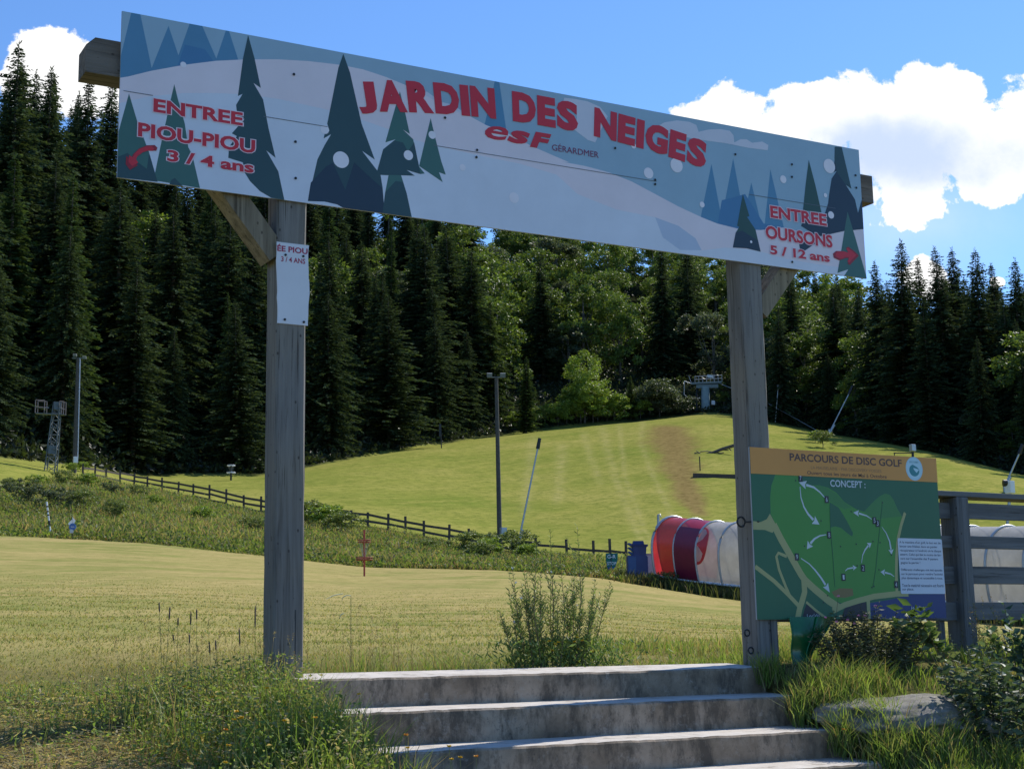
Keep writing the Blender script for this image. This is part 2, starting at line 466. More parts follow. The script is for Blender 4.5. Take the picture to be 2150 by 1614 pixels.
def build_terrain():
    c0 = 0.507
    fine = np.arange(-24, 24.001, .1)
    coarse_r = np.concatenate([np.arange(25, 60, 1.5), np.arange(60, 180, 6)])
    azs = np.radians(np.concatenate([-coarse_r[::-1][:-1], fine, coarse_r])) + c0
    Ds = [.4, 1, 2, 3, 4, 4.8]
    Ds += list(np.arange(5.2, 13, .1))
    while Ds[-1] < 345: Ds.append(Ds[-1] * 1.0115)
    Ds += [360, 390, 430, 500, 600, 800, 1100, 1600]
    Ds = np.array(Ds)
    A, D = np.meshgrid(azs, Ds)
    X = CAM[0] + D * np.sin(A); Y = CAM[1] + D * np.cos(A)
    Z, U, _ = ground_z(X, Y, True)
    # keep the sheet just under the concrete steps
    st = (X > 1.0) & (X < 4.42) & (Y > -1.75) & (Y < .3)
    Z = np.where(st, np.minimum(Z, -.30 + .5 * np.minimum(Y, 0)), Z)
    q = np.stack([X - CAM[0], Y - CAM[1], Z - CAM[2]], -1) @ AX
    Vpx = CY - F_PX * q[..., 2] / np.maximum(q[..., 1], .1)
    rng = np.random.default_rng(3)
    w1 = 6 * np.sin(U * .013 + 1) + 4 * np.sin(U * .041)
    e, fn, cr = node(0, U), node(1, U), node(2, U)
    wob = 1 + .006 * np.sin(U * .017) + .003 * np.sin(U * .063 + 2)
    field = sstep(1.035, .955, D / (e * wob))
    slope = sstep(1.0, 1.02, D / fn) * sstep(1.012, 1.0, D / (cr * wob))
    slope = np.where(U < 200, sstep(105, 112, D) * sstep(1.012, 1.0, D / cr), slope)
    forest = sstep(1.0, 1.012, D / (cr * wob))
    worn = worn_mask(U, Vpx) * slope
    track = track_mask(U, Vpx) * slope
    near = sstep(14, 10, D)
    straw = np.exp(-(((X + .6) / 1.0) ** 2 + ((Y + 1.2) / .8) ** 2))
    n = len(azs)
    V = np.stack([X, Y, Z], -1).reshape(-1, 3)
    i = np.arange(len(Ds) - 1)[:, None] * n + np.arange(n - 1)[None]
    Fq = np.stack([i, i + 1, i + n + 1, i + n], -1).reshape(-1, 4)
    C = np.stack([field, slope, worn], -1).reshape(-1, 3)
    C2 = np.stack([forest, near * (1 - straw * 0), straw], -1).reshape(-1, 3)
    C3 = np.stack([track, track, track], -1).reshape(-1, 3)
    m, nt, bs, out = new_mat('meadow_and_hill')
    a1 = nt.nodes.new('ShaderNodeAttribute'); a1.attribute_name = 'col'
    a2 = nt.nodes.new('ShaderNodeAttribute'); a2.attribute_name = 'zone2'
    s1 = nt.nodes.new('ShaderNodeSeparateColor'); nt.links.new(a1.outputs['Color'], s1.inputs[0])
    s2 = nt.nodes.new('ShaderNodeSeparateColor'); nt.links.new(a2.outputs['Color'], s2.inputs[0])
    P = nt.nodes.new('ShaderNodeNewGeometry').outputs['Position']
    rot = nt.nodes.new('ShaderNodeMapping'); rot.inputs['Rotation'].default_value = (0, 0, math.radians(-24))
    nt.links.new(P, rot.inputs[0]); R = rot.outputs[0]
    # mown field: straw swaths over green regrowth
    big = nz(nt, .20, 7, .66, R, (0.5, 1.3, 1))
    swath = nz(nt, .55, 7, .68, R, (.22, 1.3, 1), seed=1, dist=.8)
    fleck = nz(nt, 4.5, 8, .88, R, (.45, 1.2, 1), seed=2)
    fieldc = ramp(nt, big, [(.32, (.14, .18, .04)), (.44, (.22, .225, .07)), (.56, (.33, .275, .11)), (.68, (.26, .245, .08)), (.8, (.175, .205, .05))])
    fieldc = mixc(nt, ramp(nt, swath, [(.42, (0, 0, 0)), (.62, (1, 1, 1))]), fieldc, (.37, .295, .125))
    fieldc = mixc(nt, ramp(nt, fleck, [(.30, (.85, .85, .85)), (.55, (0, 0, 0))]), fieldc, (.135, .135, .04))
    # mown hill slope
    sb = nz(nt, .06, 8, .68, P, seed=3)
    sw = nz(nt, .30, 5, .65, R, (.3, 1.4, 1), seed=4)
    sf = nz(nt, 1.1, 8, .9, P, seed=5)
    slopec = ramp(nt, sb, [(.32, (.155, .19, .034)), (.5, (.225, .23, .050)), (.68, (.305, .275, .078))])
    slopec = mixc(nt, ramp(nt, sw, [(.5, (0, 0, 0)), (.7, (.6, .6, .6))]), slopec, (.32, .285, .075))
    slopec = mixc(nt, ramp(nt, sf, [(.40, (1, 1, 1)), (.53, (0, 0, 0))]), slopec, (.125, .15, .03))
    slopec = mixc(nt, ramp(nt, nz(nt, .9, 8, .9, R, (.5, 1.3, 1), seed=15), [(.52, (0, 0, 0)), (.66, (.8, .8, .8))]), slopec, (.34, .31, .085))
    a3 = nt.nodes.new('ShaderNodeAttribute'); a3.attribute_name = 'zone3'
    tm = nt.nodes.new('ShaderNodeMath'); tm.operation = 'MULTIPLY'
    nt.links.new(a3.outputs['Fac'], tm.inputs[0]); nt.links.new(ramp(nt, nz(nt, .8, 5, .7, P, seed=12), [(.38, (.03, .03, .03)), (.68, (.48, .48, .48))]), tm.inputs[1])
    slopec = mixc(nt, tm.outputs[0], slopec, (.40, .34, .15))
    dirt = ramp(nt, nz(nt, 1.6, 6, .75, P, seed=6), [(.32, (.085, .062, .022)), (.48, (.19, .135, .055)), (.60, (.24, .175, .07)), (.72, (.20, .20, .04))])
    wm = nt.nodes.new('ShaderNodeMath'); wm.operation = 'MULTIPLY_ADD'
    nt.links.new(nz(nt, .8, 5, .7, P, seed=7), wm.inputs[0]); wm.inputs[1].default_value = 1.4; wm.inputs[2].default_value = -.7
    wa = nt.nodes.new('ShaderNodeMath'); wa.operation = 'ADD'; wa.use_clamp = True
    nt.links.new(wm.outputs[0], wa.inputs[0]); nt.links.new(s1.outputs[2], wa.inputs[1])
    wmul = nt.nodes.new('ShaderNodeMath'); wmul.operation = 'MULTIPLY'
    nt.links.new(ramp(nt, wa.outputs[0], [(.40, (0, 0, 0)), (.85, (.92, .92, .92))]), wmul.inputs[0]); nt.links.new(s1.outputs[2], wmul.inputs[1])
    slopec = mixc(nt, wmul.outputs[0], slopec, dirt)
    bank = ramp(nt, nz(nt, .7, 5, .7, P, seed=8), [(.3, (.11, .14, .04)), (.6, (.19, .20, .065)), (.75, (.26, .22, .11))])
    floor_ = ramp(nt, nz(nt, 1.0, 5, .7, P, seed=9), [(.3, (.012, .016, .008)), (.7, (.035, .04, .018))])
    soil = ramp(nt, nz(nt, 14, 6, .7, P, seed=10), [(.3, (.05, .05, .022)), (.6, (.13, .12, .05)), (.8, (.20, .17, .09))])
    strawc = ramp(nt, nz(nt, 22, 6, .8, P, seed=11), [(.3, (.12, .09, .045)), (.5, (.30, .24, .12)), (.75, (.44, .36, .2))])
    fe = nt.nodes.new('ShaderNodeMath'); fe.operation = 'MULTIPLY_ADD'
    nt.links.new(nz(nt, .7, 7, .7, P, seed=13), fe.inputs[0]); fe.inputs[1].default_value = 1.1; fe.inputs[2].default_value = -.55
    fa = nt.nodes.new('ShaderNodeMath'); fa.operation = 'ADD'; nt.links.new(fe.outputs[0], fa.inputs[0]); nt.links.new(s1.outputs[0], fa.inputs[1])
    c = mixc(nt, ramp(nt, fa.outputs[0], [(.42, (0, 0, 0)), (.58, (1, 1, 1))]), bank, fieldc)
    c = mixc(nt, s1.outputs[1], c, slopec)
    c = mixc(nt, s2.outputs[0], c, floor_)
    c = mixc(nt, s2.outputs[1], c, soil)
    c = mixc(nt, s2.outputs[2], c, strawc)
    nt.links.new(c, bs.inputs['Base Color'])
    bs.inputs['Roughness'].default_value = 1.0; bs.inputs['Specular IOR Level'].default_value = .0
    bump(nt, bs, nz(nt, 5, 6, .8, P, seed=14), .5, .03)
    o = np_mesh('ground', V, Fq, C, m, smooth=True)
    at = o.data.color_attributes.new('zone2', 'FLOAT_COLOR', 'POINT')
    at.data.foreach_set('color', np.ascontiguousarray(np.c_[C2, np.ones(len(V))], np.float32).ravel())
    at = o.data.color_attributes.new('zone3', 'FLOAT_COLOR', 'POINT')
    at.data.foreach_set('color', np.ascontiguousarray(np.c_[C3, np.ones(len(V))], np.float32).ravel())
    tag(o, 'mown meadow rising to a green ski slope and wooded hillside', kind='structure')

build_terrain()

# ------------------------------------------------------------------ wooden gateway
XL, XR, PS, YP = 0.9644, 4.4138, 0.1842, 0.02

def post_mesh(mb, x0, y0, s, z0, z1, seed):
    """squared timber with softened, slightly wandering edges"""
    r = random.Random(seed); n = 22; c = .012
    prof = [(c, 0), (s - c, 0), (s, c), (s, s - c), (s - c, s), (c, s), (0, s - c), (0, c)]
    vs, fs = [], []
    for i in range(n + 1):
        z = z0 + (z1 - z0) * i / n
        for (a, b) in prof:
            vs.append((x0 + a + r.uniform(-.0022, .0022), y0 + b + r.uniform(-.0022, .0022), z))
    for i in range(n):
        for k in range(8): fs.append((i * 8 + k, i * 8 + (k + 1) % 8, (i + 1) * 8 + (k + 1) % 8, (i + 1) * 8 + k))
    fs += [tuple(range(7, -1, -1)), tuple(n * 8 + k for k in range(8))]
    mb.add(vs, fs, 0)

gate = thing('wooden_gateway', 'tall weathered timber gateway carrying the long banner above the concrete steps', 'gateway', (2.8, .1, 0))
for i, (x, zb) in enumerate(((XL, -.42), (XR, -.26))):
    mb = MB(); post_mesh(mb, x, YP, PS, zb, 3.42, i)
    po = mb.build('post', M_WOOD_Z, gate)
    if i == 0:
        b = MB(); b.box(x + .128, x + .134, YP - .0015, YP + .004, -.05, .38, 0); b.build('crack', M_DARKM, po)
    else:
        b = MB(); b.box(x + .112, x + .118, YP - .0015, YP + .004, -.28, .30, 0); b.build('crack', M_DARKM, po)
mb = MB(); s = .0
vs = []
bx0, bx1, bz0, bz1 = -.19, 5.71, 3.41, 3.625
mb.add([(bx0, .03, bz0), (bx0, .03, bz1 - .05), (bx0 + .05, .03, bz1), (bx1, .03, bz1), (bx1, .03, bz0),
        (bx0, .21, bz0), (bx0, .21, bz1 - .05), (bx0 + .05, .21, bz1), (bx1, .21, bz1), (bx1, .21, bz0)],
       [(0, 1, 2, 3, 4), (9, 8, 7, 6, 5), (0, 5, 6, 1), (1, 6, 7, 2), (2, 7, 8, 3), (3, 8, 9, 4), (4, 9, 5, 0)])
mb.build('crossbeam', M_WOOD_X, gate)
for (p0, p1) in (((XL + .01, .115, 2.47), (XL - .75, .115, 3.41)), ((XR + PS - .01, .115, 2.47), (XR + PS + .80, .115, 3.45))):
    mb = MB(); mb.beam(p0, p1, .16, .13); mb.build('brace', M_WOOD_BR, gate)
# iron eye and rings screwed into the right post
def ring(mb, c, r, t, ax='y', n=18, a0=0, a1=2 * math.pi):
    pts = []
    for k in range(n + 1):
        th = a0 + (a1 - a0) * k / n
        d = (r * math.cos(th), 0, r * math.sin(th)) if ax == 'y' else (0, r * math.cos(th), r * math.sin(th))
        pts.append(Vector(c) + Vector(d))
    mb.tube(pts, t, 6)
p = on_y(1545, 1094, YP)
mb = MB(); ring(mb, (XR - .075, YP + .03, p[2]), .033, .007); mb.tube([(XR - .045, YP + .03, p[2]), (XR + .03, YP - .02, p[2])], .006, 6)
mb.tube([(XR + .03, YP - .02, p[2]), (XR + .06, YP - .012, p[2])], .006, 6)
mb.build('iron_eye', M_DARKM, gate)
for (u, v) in ((1569, 1328), (1577, 1365)):
    p = on_y(u, v, YP - .012)
    mb = MB(); ring(mb, (p[0], YP - .010, p[2]), .021, .006); mb.build('iron_ring', M_DARKM, gate)

# ------------------------------------------------------------------ flat printed signs
ZM = {1: (160, 0, 3.0714), 2: (700, 120, 3.839), 3: (1180, 180, 3.0714), 4: (1550, 920, 4.034), 5: (500, 380, 4.2455)}

def sp(n, pts, Y):
    """points read off an enlarged view n, brought onto the sign's own plane"""
    ox, oy, s = ZM[n]; out = []
    for x, y in pts:
        q = on_y(ox + x / s, oy + y / s, Y); out.append((q[0], q[2]))
    return out

def clip(poly, x0, x1, z0, z1):
    for ax, lim, keep in ((0, x0, 1), (0, x1, -1), (1, z0, 1), (1, z1, -1)):
        res = []
        for i, p in enumerate(poly):
            q = poly[(i + 1) % len(poly)]
            pin, qin = (p[ax] - lim) * keep >= 0, (q[ax] - lim) * keep >= 0
            if pin: res.append(p)
            if pin != qin:
                t = (lim - p[ax]) / (q[ax] - p[ax])
                res.append((p[0] + t * (q[0] - p[0]), p[1] + t * (q[1] - p[1])))
        poly = res
        if not poly: return []
    return poly

class Art:
    def __init__(s, x0, x1, z0, z1, Y, step=.00005):
        s.r = (x0, x1, z0, z1); s.Y = Y; s.step = step; s.layer = 1; s.mb = MB(); s.mats = []
    def mat(s, m):
        if m not in s.mats: s.mats.append(m)
        return s.mats.index(m)
    def poly(s, pts, m, up=True, mb=None):
        pts = clip(list(pts), *s.r)
        if len(pts) < 3: return
        y = s.Y - s.step * s.layer
        v3 = [Vector((p[0], 0, p[1])) for p in pts]
        tris = tessellate_polygon([v3])
        fs = []
        for t in tris:
            a, b, c = (pts[k] for k in t)
            cr = (b[0] - a[0]) * (c[1] - a[1]) - (b[1] - a[1]) * (c[0] - a[0])
            fs.append(tuple(t) if cr > 0 else (t[0], t[2], t[1]))
        s.mb.add([(p[0], y, p[1]) for p in pts], fs, s.mat(m))
        if up: s.layer += 1
    def disc(s, c, r, m, rz=None, n=28):
        rz = rz or r
        s.poly([(c[0] + r * math.cos(2 * math.pi * k / n), c[1] + rz * math.sin(2 * math.pi * k / n)) for k in range(n)], m)
    def stroke(s, pts, w, m, w1=None):
        w1 = w if w1 is None else w1
        n = len(pts); L, R = [], []
        for i, p in enumerate(pts):
            a, b = pts[max(i - 1, 0)], pts[min(i + 1, n - 1)]
            dx, dz = b[0] - a[0], b[1] - a[1]; l = math.hypot(dx, dz) or 1
            ww = (w + (w1 - w) * i / (n - 1)) / 2
            L.append((p[0] - dz / l * ww, p[1] + dx / l * ww)); R.append((p[0] + dz / l * ww, p[1] - dx / l * ww))
        s.poly(L + R[::-1], m)
    def build(s, name, parent): return s.mb.build(name, s.mats, parent)

def text_outline(txt, offset=0.0, shear=0.0, size=1.0):
    cu = bpy.data.curves.new('lettering', 'FONT'); cu.body = txt; cu.offset = offset; cu.shear = shear
    cu.resolution_u = 3; cu.fill_mode = 'FRONT'
    ob = bpy.data.objects.new('lettering', cu); COL.objects.link(ob)
    dg = bpy.context.evaluated_depsgraph_get(); dg.update()
    me = bpy.data.meshes.new_from_object(ob.evaluated_get(dg))
    V = np.array([v.co[:2] for v in me.vertices]) if len(me.vertices) else np.zeros((0, 2))
    Fs = [tuple(p.vertices) for p in me.polygons]
    bpy.data.objects.remove(ob); bpy.data.curves.remove(cu); bpy.data.meshes.remove(me)
    return V, Fs

def put_text(mb, txt, x0, x1, z0, z1, Y, m=0, offset=0.0, shear=0.0, rot=0.0, ref=None, grow=0.0):
    """lettering fitted to a box on the sign plane; ref = text whose bounds set the scale"""
    V, Fs = text_outline(txt, offset, shear)
    if not len(V): return
    B, _ = text_outline(ref or txt, ref and 0 or (offset if not grow else offset - grow), shear)
    lo, hi = B.min(0), B.max(0)
    X = x0 + (V[:, 0] - lo[0]) / (hi[0] - lo[0]) * (x1 - x0)
    Zz = z0 + (V[:, 1] - lo[1]) / (hi[1] - lo[1]) * (z1 - z0)
    if rot:
        cx, cz = (x0 + x1) / 2, (z0 + z1) / 2
        c, s_ = math.cos(rot), math.sin(rot)
        X, Zz = cx + (X - cx) * c - (Zz - cz) * s_, cz + (X - cx) * s_ + (Zz - cz) * c
    fs = []
    for f in Fs:
        a, b, c = f[:3]
        cr = (X[b] - X[a]) * (Zz[c] - Zz[a]) - (Zz[b] - Zz[a]) * (X[c] - X[a])
        fs.append(f if cr > 0 else f[::-1])
    par = list(range(len(X)))                       # each letter a hair in front of the last, so touching rims never share a plane
    def root_(i):
        while par[i] != i: par[i] = par[par[i]]; i = par[i]
        return i
    for f in fs:
        for k in f[1:]: par[root_(k)] = root_(f[0])
    rts = [root_(i) for i in range(len(X))]
    left = {}
    for i, r_ in enumerate(rts): left[r_] = min(left.get(r_, 1e9), X[i])
    order = {r_: k for k, r_ in enumerate(sorted(left, key=left.get))}
    mb.add([(x, Y - .00002 * (order[rts[i]] % 12), z) for i, (x, z) in enumerate(zip(X, Zz))], fs, m)

def ink(name, col, rough=.42): return plain('ink_' + name, col, rough, vary=.05, scale=2.5, spec=.4)

INK_SKY = ink('sky', (.31, .46, .58)); INK_SNOW = ink('snow', (.76, .69, .76)); INK_SNOW2 = ink('snow_blue', (.66, .71, .82))
INK_BLUE = ink('blue_tree', (.095, .255, .42)); INK_BLUE2 = ink('blue_tree_light', (.16, .34, .49))
INK_GREEN = ink('green_tree', (.055, .15, .135)); INK_DARK = ink('dark_tree', (.032, .078, .092)); INK_NAVY = ink('navy_tree', (.022, .045, .075))
INK_DOT = ink('snowflake', (.80, .78, .86)); INK_RED = ink('red', (.60, .03, .05)); INK_PINK = ink('letter_rim', (.74, .60, .68))
INK_DRED = ink('dark_red', (.33, .02, .035)); INK_MAROON = ink('maroon', (.23, .035, .11)); INK_SEAM = ink('seam', (.12, .14, .18))
INK_HI = ink('highlight', (.80, .72, .76)); INK_CLOUD = ink('print_cloud', (.62, .64, .74))

W_B, ZB0, ZB1 = 5.564, 2.8015, 3.8015
banner = thing('banner_sign', 'long printed ski garden banner of snowy hills and pointed trees across the gateway', 'sign', (2.8, 0, 2.8))
mb = MB(); mb.box(0, W_B, 0, .012, ZB0, ZB1, 0); mb.build('board', plain('board_core', (.35, .38, .42), .5), banner)
art = Art(0, W_B, ZB0, ZB1, -.001)
art.poly([(0, ZB0), (W_B, ZB0), (W_B, ZB1), (0, ZB1)], INK_SKY)
for t in ([(385, -40), (240, 560), (500, 505)], [(975, 170), (890, 420), (1055, 420)]): art.poly(sp(1, t, 0), INK_BLUE)
for t in ([(595, 170), (455, 520), (700, 480)], [(765, 60), (620, 470), (925, 430)]): art.poly(sp(1, t, 0), INK_BLUE)
art.poly(sp(1, [(700, 290), (830, 320), (880, 390), (900, 430), (640, 460), (680, 350)], 0), ink('deep_blue', (.07, .21, .40)))
art.poly(sp(2, [(1318, 100), (1345, 260), (1400, 640), (1200, 620), (1290, 250)], 0), INK_BLUE)
for t in ([(963, 505), (1040, 920), (880, 920)], [(1103, 470), (1195, 960), (1010, 960)], [(1220, 625), (1300, 960), (1150, 960)], [(1343, 540), (1440, 960), (1300, 960)]):
    art.poly(sp(3, t, 0), INK_BLUE)
art.poly(sp(3, [(1110, 720), (1180, 700), (1300, 890), (1435, 915), (1280, 940), (1000, 910), (1030, 740)], 0), ink('deep_blue', (.07, .21, .40)))
hill = sp(1, [(275, 505), (330, 497), (480, 460), (700, 420), (900, 395), (1100, 385), (1300, 385), (1500, 397), (1700, 420), (1850, 450), (2000, 500), (2110, 545)], 0) \
     + sp(2, [(600, 235), (750, 300), (870, 365), (1000, 430), (1120, 490), (1230, 550), (1420, 625), (1600, 720), (1760, 790), (1900, 850)], 0) \
     + sp(3, [(0, 492), (150, 520), (300, 560), (450, 620), (600, 700), (750, 780), (900, 850), (1000, 890), (1130, 922), (1280, 932), (1430, 915), (1600, 960), (1700, 965), (1830, 935), (1950, 925), (2000, 920)], 0)
art.poly(hill + [(W_B + .2, ZB0 - .1), (-.1, ZB0 - .1)], INK_SNOW)
for pts in ([(610, 235), (760, 285), (870, 365), (940, 380), (1010, 420), (1120, 490), (1000, 440), (870, 385), (750, 315)],):
    art.poly(sp(2, pts, 0), INK_CLOUD)
low1 = sp(1, [(275, 668), (480, 622), (700, 603), (900, 603), (1100, 612), (1300, 640), (1600, 705), (1800, 760), (2000, 830)], 0) \
     + sp(2, [(640, 665), (860, 725), (1200, 800), (1500, 860), (1800, 950)], 0) + sp(3, [(100, 700), (350, 800), (600, 850), (700, 920), (800, 1010), (890, 1065), (1050, 1045), (1200, 1055), (1300, 1075), (1450, 1120), (1700, 1160), (2000, 1200)], 0)
art.poly(low1 + [(W_B + .2, ZB0 - .2), (-.1, ZB0 - .2)], INK_SNOW2)
art.poly(sp(3, [(600, 850), (750, 905), (860, 985), (900, 1062), (760, 1060), (650, 980)], 0), ink('snow_shade', (.47, .55, .70)))
# printed clouds
art.poly(sp(3, [(560, 275), (620, 262), (660, 238), (740, 226), (820, 235), (865, 255), (880, 300), (940, 285), (1020, 282), (1080, 292), (1105, 322), (1110, 368), (1150, 347), (1190, 348), (1225, 370), (1290, 362), (1330, 385), (1325, 418), (1200, 402), (1050, 372), (850, 345), (700, 310)], 0), INK_CLOUD)
art.poly(sp(2, [(1850, 590), (1905, 560), (2050, 670), (2110, 690), (2150, 600), (2210, 480), (2150, 405), (2050, 360), (1950, 340), (1860, 330), (1840, 400), (1960, 430), (1960, 520)], 0), INK_CLOUD)
# green and dark trees
a1 = [(340, 605), (395, 790), (430, 880), (470, 985), (525, 1175), (262, 1145), (270, 860)]
art.poly(sp(1, a1, 0), INK_GREEN)
art.poly(sp(1, [(632, 545), (655, 640), (700, 800), (722, 950), (748, 1000), (798, 1215), (498, 1165), (540, 960), (610, 640)], 0), INK_GREEN)
art.poly(sp(1, [(262, 1015), (330, 988), (400, 1050), (455, 1090), (470, 990), (525, 1175), (262, 1145)], 0), INK_DARK)
art.poly(sp(1, [(610, 1165), (635, 1148), (665, 1180), (690, 1205), (600, 1195)], 0), INK_DARK)
art.poly(sp(1, [(1108, 230), (1150, 380), (1190, 570), (1143, 538), (1205, 645), (1240, 830), (1285, 1020), (1225, 972), (1303, 1108), (1342, 1292), (1258, 1278),
                (1185, 1235), (1120, 1170), (1080, 1105), (1075, 1050), (980, 1020), (985, 950), (1035, 880), (1003, 862), (1085, 770), (1040, 755), (1030, 680), (1072, 608), (1042, 622), (1075, 380)], 0), INK_DARK)
art.poly(sp(1, [(1722, 350), (1765, 470), (1840, 800), (1925, 1032), (1843, 975), (1962, 1130), (1975, 1210), (1990, 1395), (1735, 1349), (1620, 1305), (1493, 1298),
                (1555, 1030), (1600, 940), (1643, 868), (1595, 895), (1602, 862), (1632, 845), (1618, 800), (1650, 640), (1690, 440)], 0), INK_DARK)
art.poly(sp(1, [(1493, 1298), (1512, 1180), (1610, 1075), (1655, 1052), (1735, 1225), (1792, 1048), (1900, 1150), (1975, 1215), (1990, 1395), (1735, 1349), (1620, 1305)], 0), INK_NAVY)
art.poly(sp(1, [(1497, 1300), (1600, 1302), (1680, 1320), (1735, 1350), (1600, 1325)], 0), INK_SNOW2)
art.poly(sp(2, [(535, 280), (575, 440), (615, 622), (558, 585), (642, 665), (690, 885), (735, 940), (700, 945), (590, 912), (655, 958), (545, 955), (590, 1100), (635, 1310),
                (395, 1270), (415, 1100), (443, 955), (343, 950), (400, 745), (500, 665), (418, 690), (460, 540)], 0), INK_GREEN)
art.poly(sp(2, [(343, 950), (400, 745), (490, 675), (560, 690), (600, 760), (650, 690), (690, 885), (700, 945), (590, 912), (655, 958), (445, 952)], 0), INK_DARK)
art.poly(sp(2, [(395, 1270), (418, 1090), (500, 1000), (560, 1010), (590, 1100), (635, 1310)], 0), INK_DARK)
art.poly(sp(2, [(783, 495), (822, 660), (868, 840), (905, 950), (850, 930), (880, 1010), (690, 880), (735, 690)], 0), INK_GREEN)
art.poly(sp(3, [(1590, 480), (1632, 640), (1672, 818), (1553, 805), (1570, 640)], 0), ink('pine', (.03, .085, .075)))
art.poly(sp(3, [(1758, 395), (1802, 395), (1865, 665), (1828, 640), (1888, 735), (1908, 822), (1938, 715), (1950, 925), (1820, 938), (1650, 975), (1540, 905), (1560, 862), (1680, 870), (1715, 760), (1722, 700), (1738, 600), (1772, 550), (1750, 560), (1757, 480)], 0), INK_NAVY)
art.poly(sp(3, [(1758, 395), (1802, 395), (1865, 665), (1828, 640), (1772, 560), (1757, 480)], 0), INK_DARK)
art.poly(sp(3, [(1528, 1025), (1560, 1000), (1650, 1005), (1565, 1065), (1535, 1062)], 0), INK_NAVY)
art.poly(sp(3, [(1840, 815), (1890, 980), (1965, 1245), (1815, 1232), (1845, 1185), (1775, 1208), (1800, 1060)], 0), INK_GREEN)
art.poly(sp(3, [(1165, 700), (1207, 842), (1192, 848), (1247, 930), (1280, 1072), (1190, 1050), (1100, 1045), (1118, 950), (1142, 912), (1128, 905)], 0), ink('pine', (.03, .085, .075)))
art.poly(sp(3, [(1118, 950), (1160, 935), (1262, 1000), (1280, 1072), (1190, 1050), (1100, 1045)], 0), INK_NAVY)
# snowflakes
for n, x, y, r in ((1, 1707, 1032, .0525), (1, 1602, 838, .028), (1, 690, 420, .018), (2, 603, 793, .032), (2, 795, 630, .026), (2, 1040, 890, .022), (2, 1455, 1135, .036),
                   (3, 557, 565, .039), (3, 737, 515, .052), (3, 902, 768, .021), (3, 1425, 605, .029), (3, 1722, 520, .055), (3, 1697, 708, .016), (3, 1733, 835, .028), (3, 460, 390, .02), (3, 1218, 1008, .01)):
    art.disc(sp(n, [(x, y)], 0)[0], r, INK_DOT)
for x0, x1, z in ((.02, .19, 3.318), (.86, 1.27, 3.300), (1.99, 3.70, 3.291), (4.5, 5.30, 3.306)):
    art.poly([(x0, z), (x1, z), (x1, z + .004), (x0, z + .004)], INK_SEAM)
art.build('printed_scene', banner)
tb = MB(); Y0 = -.001 - .00005 * (art.layer + 4)
title = 'JARDIN DES NEIGES'
# big arched heading: each letter set on a shallow arc
cen = {'J': .098, 'A': .155, 'R': .142, 'D': .142, 'I': .05, 'N': .145, 'E': .112, 'S': .132, 'G': .15, ' ': .085}
adv = {k: v for k, v in cen.items()}
gap = .008
tot = sum(adv[c] for c in title) + gap * (len(title) - 1)
x = 1.470; scale = (4.135 - 1.470) / tot
for ch in title:
    w = adv[ch] * scale
    if ch != ' ':
        xc = x + w / 2; dx = xc - 2.82
        zc = 3.655 - .066 * dx * dx - (.012 if dx < -1.2 else 0)
        put_text(tb, ch, x, x + w, zc - .104, zc + .104, Y0 - .00002 * (int(x * 10) % 9), 0, offset=.060, rot=math.atan(-.125 * dx))
    x += w + gap * scale
tb.build('heading', [INK_RED], banner); tb = MB()
put_text(tb, 'e', 2.362, 2.535, 3.400, 3.494, Y0, 0, offset=.018, shear=.25)
put_text(tb, 's', 2.525, 2.700, 3.398, 3.490, Y0, 0, offset=.05, shear=.25)
put_text(tb, 'F', 2.695, 2.863, 3.390, 3.502, Y0, 0, offset=.06, shear=.25)
tb.build('logo', [INK_RED], banner); tb = MB()
put_text(tb, 'GÉRARDMER', 2.866, 3.231, 3.392, 3.434 + .012, Y0, 1, offset=.0)
tb.build('town_name', [INK_RED, INK_MAROON], banner)
for txt, x0, x1, z0, z1 in (('ENTREE', .195, .731, 3.222, 3.303), ('PIOU-PIOU', .110, .810, 3.060, 3.146), ('3 / 4 ans', .282, .803, 2.938, 3.008),
                            ('ENTREE', 4.682, 5.206, 3.160, 3.250), ('OURSONS', 4.630, 5.250, 2.998, 3.096), ('5 / 12 ans', 4.664, 5.215, 2.886, 2.954)):
    tb = MB()
    put_text(tb, txt, x0, x1, z0, z1, Y0 - .0003, 2, offset=.080, grow=.044)
    put_text(tb, txt, x0, x1, z0, z1, Y0 - .0007, 0, offset=.036)
    put_text(tb, txt, x0 + .004, x1 - .001, z0 + .016, z1 + .002, Y0 - .0005, 3, offset=.014)
    tb.build('lettering', [INK_RED, INK_MAROON, INK_PINK, INK_HI], banner)

ab = Art(0, W_B, ZB0, ZB1, Y0)
arr1 = [(523, 955), (505, 938), (455, 940), (405, 960), (368, 995), (350, 1028), (322, 1008), (318, 1060), (345, 1098), (395, 1070), (378, 1042), (392, 1012), (430, 985), (470, 972), (515, 975)]
arr2 = [(1745, 1085), (1765, 1067), (1810, 1068), (1848, 1078), (1832, 1045), (1845, 1040), (1885, 1070), (1912, 1097), (1880, 1130), (1855, 1157), (1840, 1150), (1855, 1115), (1830, 1112), (1785, 1127), (1750, 1110)]
for n, a in ((1, arr1), (3, arr2)):
    pl = sp(n, a, 0); ab.poly(pl, INK_DRED)
    cx = sum(p[0] for p in pl) / len(pl); cz = sum(p[1] for p in pl) / len(pl)
    ab.poly([(cx + (p[0] - cx) * .8, cz + (p[1] - cz) * .8 + .004) for p in pl], INK_RED)
    ab.build('arrow', banner); ab = Art(0, W_B, ZB0, ZB1, Y0)
sb = MB()
